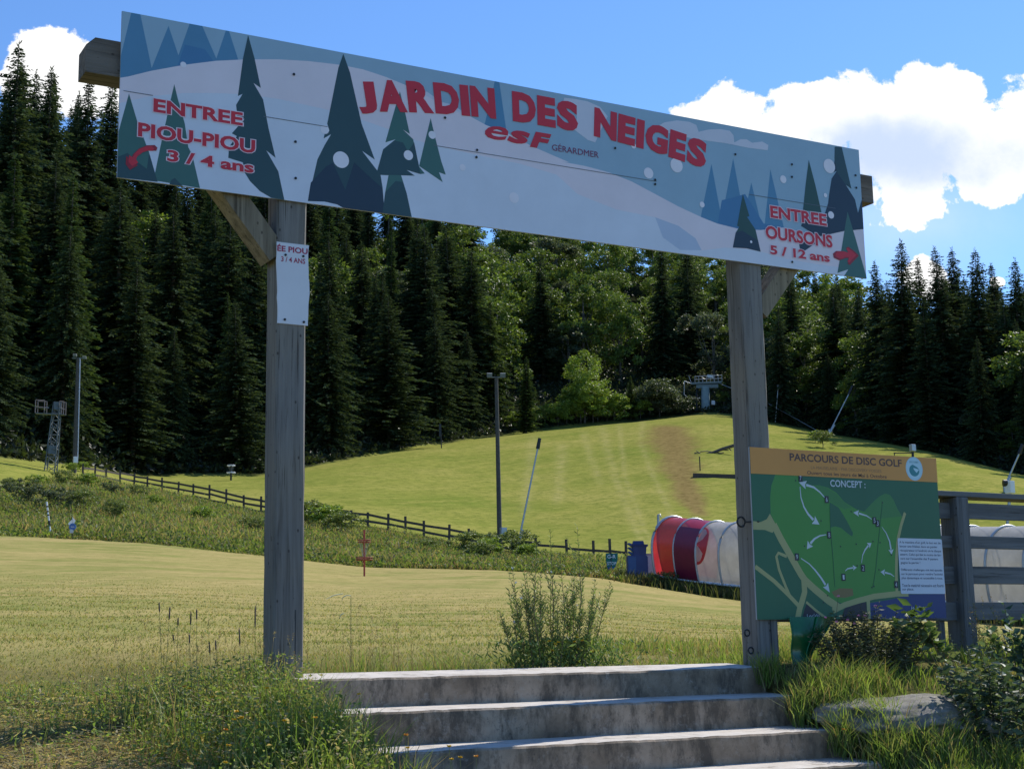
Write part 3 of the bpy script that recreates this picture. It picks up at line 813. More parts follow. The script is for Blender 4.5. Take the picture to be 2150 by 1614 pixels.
for n, x, y in ((1, 1402, 483), (1, 1412, 917), (1, 1413, 1152), (2, 897, 492), (2, 1155, 752), (2, 1150, 810), (3, 598, 609), (3, 598, 637), (3, 340, 405), (3, 1115, 445), (3, 1480, 590),
                (3, 1480, 510), (3, 1890, 580), (3, 1895, 660), (3, 1482, 1138)):
    q = sp(n, [(x, y)], 0)[0]
    sb = MB(); sb.tube([(q[0], Y0 - .001, q[1]), (q[0], Y0 - .004, q[1])], .0085, 10); sb.build('screw', M_DARKM, banner)

# ------------------------------------------------------------------ torn notice on the left post
NX0, NX1, NZ0, NZ1 = .955, 1.159, 2.050, 2.543
nb = thing('post_notice', 'narrow torn white notice with red lettering screwed on the left gate post', 'sign', (1.05, .018, 2.3))
r = random.Random(4)
edge = [(NX1 - .002 + r.uniform(-.002, .004) + .006 * math.exp(-((z - 2.25) / .12) ** 2), z) for z in np.linspace(NZ0, NZ1, 16)]
ledge = [(NX0 + r.uniform(-.002, .003) + .012 * sstep(2.5, 2.05, z), z) for z in np.linspace(NZ1, NZ0, 14)]
outl = edge + ledge
mb = MB(); n = len(outl)
mb.add([(a, .012, b) for a, b in outl] + [(a, .0185, b) for a, b in outl], [tuple(range(n)), tuple(range(2 * n - 1, n - 1, -1))] + [(i, i + n, (i + 1) % n + n, (i + 1) % n) for i in range(n)])
mb.build('panel', ink('notice_white', (.66, .68, .74)), nb)
tb = MB()
put_text(tb, 'ÉE PIOU', .960, 1.152, 2.486, 2.531, .0112, 0, offset=.03)
put_text(tb, '3 / 4 ANS', .985, 1.137, 2.425, 2.457, .0112, 0, offset=.022)
tb.build('lettering', ink('notice_red', (.36, .03, .08)), nb)
for x, y in ((422, 660), (580, 672), (415, 1235), (585, 1258)):
    q = sp(5, [(x, y)], .012)[0]; mb = MB(); mb.tube([(q[0], .0115, q[1]), (q[0], .007, q[1])], .0075, 10); mb.build('screw', M_DARKM, nb)

# ------------------------------------------------------------------ disc golf course board
DX0, DX1, DZ0, DZ1 = 4.400, 6.142, .304, 1.483
DG = thing('course_map_sign', 'large green disc golf course map board with orange header on the right gate post', 'sign', (5.27, 0, .3))
mb = MB(); mb.box(DX0, DX1, .001, .014, DZ0, DZ1); mb.build('board', plain('board_core', (.35, .38, .42), .5), DG)
G_DK = ink('map_forest', (.024, .125, .065)); G_LT = ink('map_meadow', (.062, .255, .048)); G_MD = ink('map_meadow_mid', (.052, .205, .06))
C_OR = ink('map_orange', (.62, .28, .06)); C_PT = ink('map_path', (.36, .36, .16)); C_BL = ink('map_lake', (.018, .04, .17)); C_BK = ink('map_black', (.022, .024, .04))
C_BR = ink('map_brown', (.20, .15, .06)); C_WH = ink('map_white', (.52, .60, .66)); C_NT = ink('note_white', (.56, .62, .74)); C_TX = ink('note_text', (.05, .07, .14))
C_TL = ink('badge_teal', (.03, .22, .26)); C_BD = ink('badge_blue', (.38, .60, .72)); C_TT = ink('title_text', (.09, .045, .035)); C_SB = ink('subtitle_text', (.30, .16, .07))
A = Art(DX0, DX1, DZ0, DZ1, -.0005)
A.poly([(DX0, DZ0), (DX1, DZ0), (DX1, DZ1), (DX0, DZ1)], G_DK)
S4 = lambda pts: sp(4, pts, 0)
A.poly(S4([(315, 305), (280, 400), (270, 500), (275, 640), (330, 760), (450, 960), (560, 1180), (680, 1290), (790, 1370), (900, 1400), (1000, 1360), (1150, 1320), (1340, 1300), (1335, 900), (1370, 760), (1388, 660),
           (1350, 600), (1315, 520), (1285, 480), (1245, 468), (1200, 488), (1130, 550), (1065, 622), (1000, 600), (900, 540), (830, 460), (760, 418), (690, 398), (620, 398), (545, 372), (520, 310)]), G_LT)
A.poly(S4([(630, 405), (700, 402), (760, 425), (830, 470), (900, 545), (960, 585), (900, 600), (800, 550), (740, 500), (690, 440)]), G_MD)
A.poly(S4([(1065, 622), (1130, 550), (1200, 488), (1245, 470), (1285, 482), (1315, 522), (1350, 600), (1388, 660), (1200, 680), (1100, 650)]), G_MD)
A.poly(S4([(775, 540), (850, 585), (920, 700), (972, 800), (965, 832), (920, 800), (870, 757), (820, 745), (780, 755)]), G_DK)
A.poly(S4([(1110, 1395), (1300, 1362), (1450, 1320), (1800, 1310), (1800, 1560), (1110, 1560)]), C_BL)
A.poly(S4([(583, 1392), (750, 1530), (780, 1560), (535, 1560), (560, 1450)]), C_BK)
A.poly(S4([(960, 1405), (1082, 1385), (1098, 1560), (860, 1560), (900, 1440)]), C_BK)
A.poly(S4([(790, 1300), (860, 1268), (968, 1272), (975, 1330), (900, 1350), (820, 1345)]), C_BR)
A.poly(S4([(125, 700), (190, 708), (240, 685), (268, 638), (320, 735), (290, 800), (225, 775), (125, 772)]), C_PT)
PX = 1 / 4.034 / 222
for pts, w in (([(300, 730), (360, 850), (440, 990), (530, 1150), (565, 1200), (640, 1270), (760, 1370), (850, 1430)], 48), ([(555, 1190), (562, 1300), (540, 1380), (520, 1440), (500, 1540)], 42),
               ([(143, 1085), (300, 1205), (420, 1320), (515, 1420)], 27), ([(410, 1000), (375, 985), (340, 970), (322, 1000), (345, 1110), (400, 1250), (440, 1340)], 19),
               ([(575, 1385), (650, 1450), (760, 1535)], 16), ([(800, 1460), (900, 1410), (1000, 1378), (1150, 1338), (1350, 1315), (1440, 1315)], 36), ([(1100, 1370), (1108, 1540)], 28),
               ([(1343, 1310), (1338, 1150), (1340, 1000), (1352, 850), (1380, 730), (1412, 630)], 23)):
    A.stroke(S4(pts), w * PX, C_PT)
def arrow(pts, head, w0, w1):
    q = S4(pts); A.stroke(q, w0 * PX, C_WH, w1 * PX)
    h = S4([head])[0]; e = q[-1]; dx, dz = h[0] - e[0], h[1] - e[1]; l = math.hypot(dx, dz)
    k = w1 * PX * 1.7 / l
    A.poly([(e[0] - dz * k, e[1] + dx * k), h, (e[0] + dz * k, e[1] - dx * k), (e[0] + dx * .15, e[1] + dz * .15)], C_WH)
arrow([(735, 505), (690, 455), (640, 415), (575, 395)], (512, 372), 6, 16)
arrow([(522, 410), (530, 500), (555, 580), (590, 640), (635, 690)], (687, 730), 5, 17)
arrow([(745, 815), (690, 825), (645, 850), (610, 890)], (580, 938), 5, 16)
arrow([(530, 1015), (600, 1062), (650, 1115), (700, 1180), (738, 1240)], (774, 1305), 5, 15)
arrow([(905, 1122), (925, 1103), (970, 1095)], (1002, 1093), 5, 10)
arrow([(1043, 1055), (1052, 990), (1072, 945), (1100, 908)], (1127, 885), 4, 12)
arrow([(1130, 685), (1085, 655), (1020, 635)], (972, 628), 4, 12)
arrow([(1215, 750), (1250, 800), (1280, 870), (1292, 940)], (1298, 985), 4, 13)
arrow([(1320, 1170), (1290, 1148), (1240, 1135)], (1203, 1130), 4, 12)
for pts in ([(775, 545), (780, 760), (800, 1000), (818, 1260)], [(1218, 560), (1205, 700), (1185, 880), (1165, 1100), (1140, 1260)]):
    A.stroke(S4(pts), 4 * PX, G_DK)
for x, y in ((485, 358), (955, 620), (700, 698), (560, 912), (1005, 1078), (1140, 872), (1200, 882), (1220, 545), (1190, 1112), (1130, 1262), (1148, 1252), (1296, 985), (720, 1390), (755, 1330), (865, 915), (998, 895)):
    q = S4([(x, y)])[0]; A.disc(q, .006, C_BK, n=8)
lab = MB(); YL = -.0005 - .00005 * (A.layer + 12)
for t, x, y in (('7', 525, 338), ('6', 747, 518), ('8', 768, 818), ('9', 495, 1003), ('1', 890, 1175), ('2', 1055, 1098), ('3', 1178, 720), ('5', 1152, 696), ('4', 1335, 1237)):
    q = S4([(x, y)])[0]
    A.poly([(q[0] - .018, q[1] - .025), (q[0] + .018, q[1] - .025), (q[0] + .018, q[1] + .025), (q[0] - .018, q[1] + .025)], C_BK, up=False)
    put_text(lab, t, q[0] - .008, q[0] + .008, q[1] - .016, q[1] + .016, YL, 0)
A.layer += 1
A.poly([(DX0, 1.2985), (DX1, 1.3025), (DX1, DZ1), (DX0, DZ1)], C_OR)
bc = (5.916, 1.395)
A.disc(bc, .083, C_BD, .088); A.disc(bc, .074, ink('badge_inner', (.44, .66, .76)), .078)
A.poly([(bc[0] + .050 * math.cos(t), bc[1] - .012 + .045 * math.sin(t)) for t in np.linspace(math.pi * .6, math.pi * 2.05, 12)] + [(bc[0] + .02, bc[1] - .03), (bc[0] - .005, bc[1] - .005)], C_TL)
A.poly([(bc[0] - .045, bc[1] + .012), (bc[0] - .01, bc[1] + .03), (bc[0] + .03, bc[1] + .012), (bc[0] + .05, bc[1] - .005), (bc[0] + .01, bc[1] + .004)], C_TL)
A.build('printed_map', DG)
put_text(lab, 'PARCOURS DE DISC GOLF', 4.747, 5.795, 1.402, 1.457, YL, 1, offset=.022)
put_text(lab, 'LA MAUSELAINE - PAR DISCOVERY VOSGES', 4.935, 5.593, 1.352, 1.374, YL, 2)
put_text(lab, 'Ouvert tous les jours de Mai à Octobre', 4.898, 5.640, 1.304, 1.338, YL, 1, offset=.008)
put_text(lab, 'CONCEPT :', 5.103, 5.432, 1.233, 1.283, YL, 0, offset=.02)
put_text(lab, "Loc'ski", 4.831, 4.941, .312, .342, YL, 0)
put_text(lab, 'PARKING', 5.800, 5.925, .362, .388, YL, 0)
put_text(lab, 'DISCOVERY', bc[0] - .045, bc[0] + .045, bc[1] + .042, bc[1] + .056, YL, 3)
lab.build('lettering', [C_WH, C_TT, C_SB, C_TL], DG)
note = Art(DX0, DX1 + .02, DZ0, DZ1, YL)
cr = .012; x0, x1, z0, z1 = 5.708, 6.144, .480, .881
rc = []
for (cx, cz, a) in ((x1 - cr, z1 - cr, 0), (x0 + cr, z1 - cr, 90), (x0 + cr, z0 + cr, 180), (x1 - cr, z0 + cr, 270)):
    rc += [(cx + cr * math.cos(math.radians(a + k)), cz + cr * math.sin(math.radians(a + k))) for k in (0, 30, 60, 90)]
note.poly(rc, C_NT); nm = note.build('note_panel', DG)
lab = MB()
lines = ["A la manière d'un golf, le but est de", "lancer une frisbee dans un panier", "récupérateur à l'endroit où le disque", "atterri. Celui qui fait le moins de lan-", "cers sur l'ensemble des 9 paniers", "gagne la partie !", None,
         "Différents challenges ont été ajoutés", "sur le parcours pour rendre l'activité", "plus dynamique et accessible à tous.", None, "Tout le matériel nécessaire est fourni", "sur place."]
z = .846
for ln in lines:
    if ln:
        wd = min(.405, .0112 * len(ln))
        put_text(lab, ln, 5.724, 5.724 + wd, z - .007, z + .015, YL - .0006, 0, offset=.01)
        z -= .0295
    else: z -= .022
lab.build('note_text', C_TX, nm)

# ------------------------------------------------------------------ concrete steps
m, nt, bs, out = new_mat('worn_concrete')
g = nt.nodes.new('ShaderNodeNewGeometry'); P = g.outputs['Position']
c = ramp(nt, nz(nt, 2.2, 7, .68, P), [(.3, (.13, .092, .062)), (.47, (.24, .18, .125)), (.66, (.38, .30, .225))])
c = mixc(nt, ramp(nt, nz(nt, 5, 8, .78, P, (1.2, 1.2, .5), seed=3), [(.40, (.85, .85, .85)), (.54, (0, 0, 0))]), c, (.075, .06, .045))
c = mixc(nt, ramp(nt, nz(nt, 9, 8, .8, P, seed=8), [(.55, (0, 0, 0)), (.68, (.7, .7, .7))]), c, (.36, .32, .27))
c = mixc(nt, ramp(nt, nz(nt, 40, 4, .7, P, seed=5), [(.30, (.5, .5, .5)), (.42, (0, 0, 0))]), c, (.05, .045, .04))
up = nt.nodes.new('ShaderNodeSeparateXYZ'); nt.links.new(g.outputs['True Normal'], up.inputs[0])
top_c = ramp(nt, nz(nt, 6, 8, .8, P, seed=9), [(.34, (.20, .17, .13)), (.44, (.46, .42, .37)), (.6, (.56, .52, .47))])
c = mixc(nt, ramp(nt, up.outputs['Z'], [(.7, (0, 0, 0)), (.9, (.85, .85, .85))]), c, top_c)  # upward faces mixed paler: sunlit look of the treads painted into the colour
nt.links.new(c, bs.inputs['Base Color']); bs.inputs['Roughness'].default_value = .9
bump(nt, bs, nz(nt, 30, 6, .75, P, seed=6), .5, .004)
M_CONC = m
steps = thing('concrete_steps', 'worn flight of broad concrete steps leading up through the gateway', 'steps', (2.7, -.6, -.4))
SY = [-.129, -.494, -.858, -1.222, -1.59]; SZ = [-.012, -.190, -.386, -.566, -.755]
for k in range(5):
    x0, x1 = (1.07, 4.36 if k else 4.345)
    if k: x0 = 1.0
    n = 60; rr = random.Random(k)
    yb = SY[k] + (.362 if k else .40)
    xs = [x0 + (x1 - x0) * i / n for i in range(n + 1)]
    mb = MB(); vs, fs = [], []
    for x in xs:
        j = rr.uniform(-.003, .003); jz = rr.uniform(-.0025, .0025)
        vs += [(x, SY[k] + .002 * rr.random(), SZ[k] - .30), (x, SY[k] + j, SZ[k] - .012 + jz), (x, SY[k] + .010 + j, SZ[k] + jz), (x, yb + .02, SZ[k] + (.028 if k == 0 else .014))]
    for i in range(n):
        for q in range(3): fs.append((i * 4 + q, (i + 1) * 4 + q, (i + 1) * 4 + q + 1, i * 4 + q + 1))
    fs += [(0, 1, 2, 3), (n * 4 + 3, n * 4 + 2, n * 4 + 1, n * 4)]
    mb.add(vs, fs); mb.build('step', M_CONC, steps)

# ------------------------------------------------------------------ timber railing on the right
rail = thing('timber_railing', 'grey plank railing with broad top cap running right from the map board', 'fence', (6.4, .1, 0))
for (a, b) in ((6.346, 6.467), (9.2, 9.33)):
    mb = MB(); mb.box(a, b, .02, .20, -.35, 1.205, 0, .008); mb.build('post', M_RAIL_Z, rail)
mb = MB(); mb.box(4.61, 12.0, .022, .23, 1.207, 1.2465, 0, .005); mb.build('top_cap', M_RAIL, rail)
for (z0, z1) in ((1.045, 1.165), (.823, .916), (.557, .688), (.289, .422)):
    mb = MB(); mb.box(4.60, 6.344, .09, .125, z0, z1, 0, .004); mb.build('rail', M_RAIL, rail)
    mb = MB(); mb.box(6.469, 12.0, .05, .085, z0, z1, 0, .004); mb.build('rail', M_RAIL, rail)
mb = MB(); mb.box(6.20, 6.25, .128, .17, -.3, 1.2, 0, .004); mb.build('batten', M_RAIL_Z, rail)
#@@FAR
# ------------------------------------------------------------------ far objects on the meadow and slope
def pt(u, v, D): return Vector(at_dist(u, v, D))
def gp(u, D): return Vector(ground_at(u, D))

def solid_tube(name, pts, r, mat, parent, n=8):
    mb = MB(); mb.tube(pts, r, n); return mb.build(name, mat, parent)

# plank fence winding down the bank
fence = thing('plank_fence', 'long dark plank fence winding down between the rough bank and the green slope', 'fence', gp(600, 100))
fu = [174, 199, 222, 252, 281, 309, 340, 374, 406, 440, 475, 512, 548, 585, 624, 663, 700, 738, 772, 815, 852, 890, 943, 986, 1028, 1075, 1125, 1191, 1247, 1282, 1315]
fp = []
for i, u in enumerate(fu):
    D = float(node(1, u)); p = gp(u, D); fp.append(p)
    h = 1.28 + random.uniform(-.10, .14)
    mb = MB(); w = .075
    lean = Vector((random.uniform(-.04, .04), random.uniform(-.04, .04), 0))
    mb.beam(p - Vector((0, 0, .3)), p + lean + Vector((0, 0, h)), w * 1.6, w * 1.6, up=(0, 1, .01)); mb.build('post', M_FENCE, fence)
for i in range(len(fp) - 1):
    a, b = fp[i], fp[i + 1]; u = fu[i]
    hs = (.25, .65, 1.05) if 230 < u < 1000 else ((.45, .95) if u < 1100 or u > 1400 else (.30, .78))
    if u > 1185: hs = (.62,)
    for h in hs:
        mb = MB(); j = [random.uniform(-.05, .05) for _ in range(2)]
        mb.beam(a + Vector((0, 0, h + j[0])), b + Vector((0, 0, h + j[1])), .035, .15); mb.build('rail', M_FENCE, fence)

# tyre hung on the fence
p = gp(652, float(node(1, 652)) - .25) + Vector((0, 0, 1.02))
M_RUB = plain('tyre_rubber', (.05, .045, .045), .8)
ty = thing('old_tyre', 'old dark tyre hanging on the plank fence beside the left post', 'tyre', p)
right = Vector(AX[:, 0]); upv = Vector((0, 0, 1)); fwd = upv.cross(right).normalized()
mb = MB(); mb.tube([p + (right * math.cos(t) + upv * math.sin(t)) * .30 for t in np.linspace(0, 2 * math.pi, 25)], .075, 8); mb.build('tread', M_RUB, ty)
mb = MB(); mb.tube([p + (right * math.cos(t) + upv * math.sin(t)) * .215 for t in np.linspace(0, 2 * math.pi, 25)], .02, 6); mb.build('rim', plain('rim_grey', (.3, .3, .3), .5), ty)

# lamp poles
def lamp_pole(u0, D, vtop, utop, r0, r1, label, lamps, box=None, pipe=False):
    b = gp(u0, D); t = pt(utop, vtop, D)
    th = thing('floodlight_pole', label, 'lamp pole', b)
    solid_tube('pole', [b - Vector((0, 0, .5)), b + (t - b) * .5, t], [r0, (r0 + r1) / 2, r1], plain('pole_wood', (.085, .078, .07), .85, vary=.3), th, 10)
    if pipe: solid_tube('conduit', [b + right * .24 + Vector((0, 0, 1.2)), t + right * .16], .055, M_METAL, th, 6)
    mb = MB(); mb.beam(t - right * .5, t + right * .5, .07, .07); mb.build('crossarm', plain('lamp_grey', (.15, .17, .17), .6), th)
    for dx, dz in lamps:
        c = t + right * dx + Vector((0, 0, dz)) - fwd * .25
        mb = MB(); mb.beam(c - right * .15, c + right * .15, .16, .22, up=(0, -.4, 1)); l = mb.build('floodlight', plain('lamp_grey', (.15, .17, .17), .6), th)
    if box:
        c = pt(box[0], box[1], D) - fwd * .3
        mb = MB(); mb.box(c.x - .18, c.x + .18, c.y - .12, c.y + .12, c.z - .26, c.z + .26, 0, .02); mb.build('control_box', M_WHITE if pipe else M_METAL, th)
    return th
lamp_pole(1050, 84, 792, 1042, .15, .10, 'tall dark floodlight pole standing at the fence in mid meadow', [(-.38, .08), (.38, .08)], (1057, 1118))
lamp_pole(156, 128, 752, 164, .19, .13, 'tall floodlight pole with pale conduit at the left end of the plank fence', [(-.2, .2), (.6, .0)], (161, 966), True)

# lattice lift pylon on the far left
b = gp(106, 124); t = pt(120, 852, 124)
py = thing('lattice_lift_pylon', 'grey leaning lattice pylon of the ski lift left of the floodlight pole', 'lift pylon', b)
M_LAT = plain('pylon_paint', (.11, .135, .15), .6, .2)
mb = MB(); cs = []
for sx, sy in ((-1, -1), (1, -1), (1, 1), (-1, 1)):
    o0 = right * (.42 * sx) + fwd * (.35 * sy); o1 = right * (.26 * sx) + fwd * (.22 * sy)
    cs.append((b + o0, t + o1)); mb.tube([b + o0 - Vector((0, 0, .4)), t + o1], .045, 5)
mb.build('legs', M_LAT, py)
mb = MB(); n = 9
for i in range(n):
    for k in range(4):
        (a0, a1), (c0, c1) = cs[k], cs[(k + 1) % 4]
        q0 = a0.lerp(a1, i / n) if i % 2 else c0.lerp(c1, i / n); q1 = c0.lerp(c1, (i + 1) / n) if i % 2 else a0.lerp(a1, (i + 1) / n)
        mb.tube([q0, q1], .028, 4); mb.tube([a0.lerp(a1, (i + 1) / n), c0.lerp(c1, (i + 1) / n)], .025, 4)
mb.build('bracing', M_LAT, py)
mb = MB(); mb.box(t.x - .30, t.x + .30, t.y - .22, t.y + .22, t.z - .35, t.z + .30, 0, .03); mb.build('pulley_housing', M_LAT, py)
mb = MB(); L_, R_ = pt(75, 868, 124), pt(136, 871, 124); mb.beam(L_, R_, .5, .07)
mb.tube([L_ + Vector((0, 0, .5)), L_.lerp(R_, .45) + Vector((0, 0, .5))], .06, 5); mb.build('platform', M_LAT, py)
for f0, f1 in ((0.02, .33), (.84, .99)):
    mb = MB(); a, c = L_.lerp(R_, f0), L_.lerp(R_, f1)
    for off in (-.3, .3):
        A0, C0 = a + fwd * off, c + fwd * off
        for q in (A0, C0): mb.tube([q, q + Vector((0, 0, 1.05))], .035, 4)
        for h in (.5, 1.05): mb.tube([A0 + Vector((0, 0, h)), C0 + Vector((0, 0, h))], .03, 4)
    mb.build('guard_rail', plain('rail_rust', (.17, .15, .15), .6), py)
c = pt(108, 945, 124); mb = MB(); mb.box(c.x - .3, c.x + .3, c.y - .3, c.y + .1, c.z - .35, c.z + .35, 0, .03); mb.build('control_box', M_LAT, py)

# lift tower on the crest
b = gp(1481, 254)
lt = thing('lift_tower', 'pale concrete ski lift tower with service platform on the crest of the slope', 'lift tower', b)
M_TW = plain('tower_concrete', (.22, .30, .33), .8, vary=.18, scale=1.5)
ptw = lambda u, v: pt(u, v, 254)
solid_tube('column', [b - Vector((0, 0, 1)), ptw(1481, 812)], [.78, .72], M_TW, lt, 16)
a, c = ptw(1452, 806), ptw(1515, 803)
mb = MB(); mb.beam(a, c, 1.2, .35); mb.beam(ptw(1462, 812), ptw(1508, 811), .9, .6); mb.build('crosshead', plain('tower_steel', (.16, .20, .21), .6), lt)
mb = MB()
for f in np.linspace(0.1, 1, 8):
    q = a.lerp(c, f); mb.tube([q - fwd * .7, q - fwd * .7 + Vector((0, 0, 1.15))], .05, 4)
for h in (.6, 1.15): mb.tube([a.lerp(c, .1) - fwd * .7 + Vector((0, 0, h)), c - fwd * .7 + Vector((0, 0, h))], .045, 4)
mb.tube([a, a - right * .4 + Vector((0, 0, 1.4))], .06, 4); mb.build('guard_rail', M_METAL, lt)
q = ptw(1490, 792) - fwd * .9; mb = MB(); mb.box(q.x - .6, q.x + .6, q.y - .05, q.y + .05, q.z - .25, q.z + .25); mb.build('plate', M_WHITE, lt)
mb = MB(); mb.tube([ptw(1437, 800), ptw(1436, 828), ptw(1447, 838), ptw(1470, 836)], .09, 5); mb.tube([ptw(1452, 806), ptw(1437, 800)], .08, 5); mb.build('hanger', M_METAL, lt)
solid_tube('ladder_mast', [ptw(1463, 812), gp(1463, 253)], .13, M_DARKM, lt, 6)
q = ptw(1496, 847) - fwd * .9; mb = MB(); mb.box(q.x - .3, q.x + .3, q.y - .1, q.y + .1, q.z - .35, q.z + .35); mb.build('sign_plate', M_WHITE, lt)
mb = MB(); mb.tube([ptw(1505, 803), pt(1600, 840, 250), pt(1680, 884, 240), pt(1738, 917, 225)], .05, 4)
cb = mb.build('haul_cable', M_METAL); tag(cb, 'thin haul cable sloping down right from the lift tower', 'cable')
b = gp(1628, 246); th = thing('slope_marker_pole', 'thin pale upright pole standing under the haul cable on the crest', 'pole', b)
solid_tube('pole', [b, pt(1634, 812, 246)], .09, M_METAL, th, 6); mb = MB(); q = pt(1634, 812, 246); mb.box(q.x - .16, q.x + .16, q.y - .1, q.y + .1, q.z - .1, q.z + .3); mb.build('cap', M_METAL, th)

# snow lances
def lance(u0, D, u1, v1, label, r=.045, base_h=1.4):
    b = gp(u0, D); t = pt(u1, v1, D)
    th = thing('snow_lance', label, 'snow lance', b)
    d = (t - b).normalized()
    solid_tube('lance_tube', [b + Vector((0, 0, .5)), t], [r * 1.3, r], M_METAL, th, 8)
    solid_tube('nozzle_head', [t - d * .15, t + d * (.5 * D / 88)], [r * 2.4, r * 2.0], M_DARKM, th, 8)
    mb = MB(); mb.tube([b - Vector((0, 0, .3)), b + Vector((0, 0, base_h * .55))], r * 2.2, 8); mb.tube([b + d * base_h * .3 - right * .15, b + d * base_h], r * 1.8, 8)
    mb.build('foot_bracket', M_METAL, th)
lance(1087, 88, 1130, 937, 'grey inclined snow lance with black head right of the dark floodlight pole', .05, 1.6)
lance(1742, 222, 1783, 826, 'grey inclined snow lance against the dark forest right of the crest', .09, 1.8)
lance(2110, 150, 2141, 950, 'grey inclined snow lance at the far right edge above the railing', .08, 1.6)
b = gp(2114, 120)
th = thing('snow_cannon', 'small white snow cannon with black fan above the timber railing', 'snow cannon', b)
q = pt(2120, 1022, 120)
solid_tube('stand', [b - Vector((0, 0, .2)), q - Vector((0, 0, .4))], .12, M_METAL, th)
mb = MB(); mb.box(q.x - .22, q.x + .25, q.y - .3, q.y + .3, q.z - .5, q.z + .45, 0, .05); mb.build('housing', M_WHITE, th)
q = pt(2111, 1014, 120); mb = MB(); mb.tube([q - right * .18, q + right * .12], .26, 12); mb.build('fan', M_DARKM, th)
b = gp(1916, 112)
th = thing('camera_mast', 'grey box lamp with side arm on a mast behind the orange map header', 'mast', b)
q = pt(1916, 940, 112)
solid_tube('mast', [b, q - Vector((0, 0, .3))], .09, M_DARKM, th)
mb = MB(); mb.box(q.x - .2, q.x + .2, q.y - .15, q.y + .15, q.z - .25, q.z + .25, 0, .03); mb.build('lamp_box', M_METAL, th)
mb = MB(); mb.beam(pt(1876, 951, 112), pt(1914, 951, 112), .08, .07); mb.tube([pt(1878, 951, 112), pt(1878, 956, 112)], .04, 5); mb.build('side_arm', M_DARKM, th)

# disc golf targets
M_ORG = plain('orange_enamel', (.24, .065, .04), .7)
def disc_target(u, D, label, hs, rr, mband, mpole, htop=None):
    b = gp(u, D); th = thing('disc_golf_basket', label, 'disc golf basket', b)
    top = hs[-1] + .22 if htop is None else htop
    solid_tube('pole', [b - Vector((0, 0, .2)), b + Vector((0, 0, top))], .028 * D / 43 ** 1, mpole, th, 8)
    for nm, h, rad in (('basket', hs[0], rr[0]), ('top_band', hs[1], rr[1])):
        mb = MB()
        for dz in (-.03, .03): mb.tube([b + Vector((rad * math.cos(t), rad * math.sin(t), h + dz)) for t in np.linspace(0, 2 * math.pi, 21)], .013 * max(1, D / 80), 5)
        for t in np.linspace(0, 2 * math.pi, 9)[:-1]: mb.tube([b + Vector((0, 0, h - .05)), b + Vector((rad * math.cos(t), rad * math.sin(t), h - .02))], .012, 4)
        mb.build(nm, mband, th)
    mb = MB()
    for t in np.linspace(0, 2 * math.pi, 11)[:-1]:
        c, s_ = math.cos(t), math.sin(t)
        mb.tube([b + Vector((rr[1] * .85 * c, rr[1] * .85 * s_, hs[1])), b + Vector((rr[1] * .45 * c, rr[1] * .45 * s_, (hs[0] + hs[1]) / 2)), b + Vector((.04 * c, .04 * s_, hs[0] + .05))], .005, 3)
    mb.build('chains', M_METAL, th)
    return th
disc_target(765, 43, 'orange disc golf basket standing on the mown meadow right of the left post', (.50, 1.0), (.24, .18), M_ORG, plain('red_pole', (.35, .05, .04), .5), 1.32)
disc_target(485, 148, 'small pale disc golf basket at the shaded forest edge left of the left post', (.75, 1.45), (.42, .38), M_WHITE, M_DARKM, 1.5)
b = gp(927, 190); th = thing('slope_marker_pole', 'dark marker post with small plate on the left shoulder of the slope', 'pole', b)
solid_tube('pole', [b, pt(924, 890, 190)], .07, M_DARKM, th, 6); q = pt(924, 905, 190)
mb = MB(); mb.box(q.x - .16, q.x + .16, q.y - .06, q.y + .06, q.z - .7, q.z + .9); mb.build('plate', M_DARKM, th)

# blue course marker and striped pole on the left bank
b = gp(152, 55.2); th = thing('hole_marker', 'round blue hole marker with white flag at the foot of the left bank', 'marker', b)
ptm = lambda u, v: pt(u, v, 55)
solid_tube('pole', [b - Vector((0, 0, .2)), ptm(151, 1084)], .018, M_DARKM, th, 6)
c = ptm(153, 1106) - fwd * .03
mb = MB(); n = 24; mb.tube([c + fwd * .01, c - fwd * .01], .125, 24, smooth=False); mb.build('round_plate', plain('marker_blue', (.05, .13, .38), .5), th)
lb = MB(); V, Fs = text_outline('TROU', .02)
mb = MB(); s_ = .13 / (V[:, 0].max()); mb.add([c + right * ((x - V[:, 0].max() / 2) * s_) + Vector((0, 0, 1)) * ((y - .35) * s_) - fwd * .014 for x, y in V], Fs); mb.build('lettering', M_WHITE, th)
mb = MB(); A1, A2, A3 = ptm(152, 1086), ptm(158, 1094), ptm(154, 1099)
for q in ((ptm(152, 1085), ptm(158.5, 1093), ptm(155, 1099), ptm(152, 1098)), (ptm(151, 1090), ptm(143, 1099), ptm(145, 1102), ptm(151, 1101))):
    v = list(q) + [k + fwd * .012 for k in q]; mb.add(v, [(0, 1, 2, 3), (7, 6, 5, 4), (0, 4, 5, 1), (1, 5, 6, 2), (2, 6, 7, 3), (3, 7, 4, 0)])
mb.build('flag', M_WHITE, th)
q = ptm(150, 1115); mb = MB(); mb.box(q.x - .06, q.x + .06, q.y - .05, q.y + .03, q.z - .07, q.z + .07, 0, .01); mb.build('clamp', M_METAL, th)
b = gp(107, 56.5); e = pt(98, 1053, 56.5)
th = thing('striped_marker_pole', 'slender leaning white pole with dark bands among the bank weeds', 'pole', b)
solid_tube('pole', [b, e], .032, M_WHITE, th, 8)
mb = MB()
for f0, f1 in ((.30, .46), (.60, .64), (.70, .74), (.12, .15), (.84, .88)): mb.tube([b.lerp(e, f0), b.lerp(e, f1)], .036, 8)
mb.build('dark_bands', M_DARKM, th)

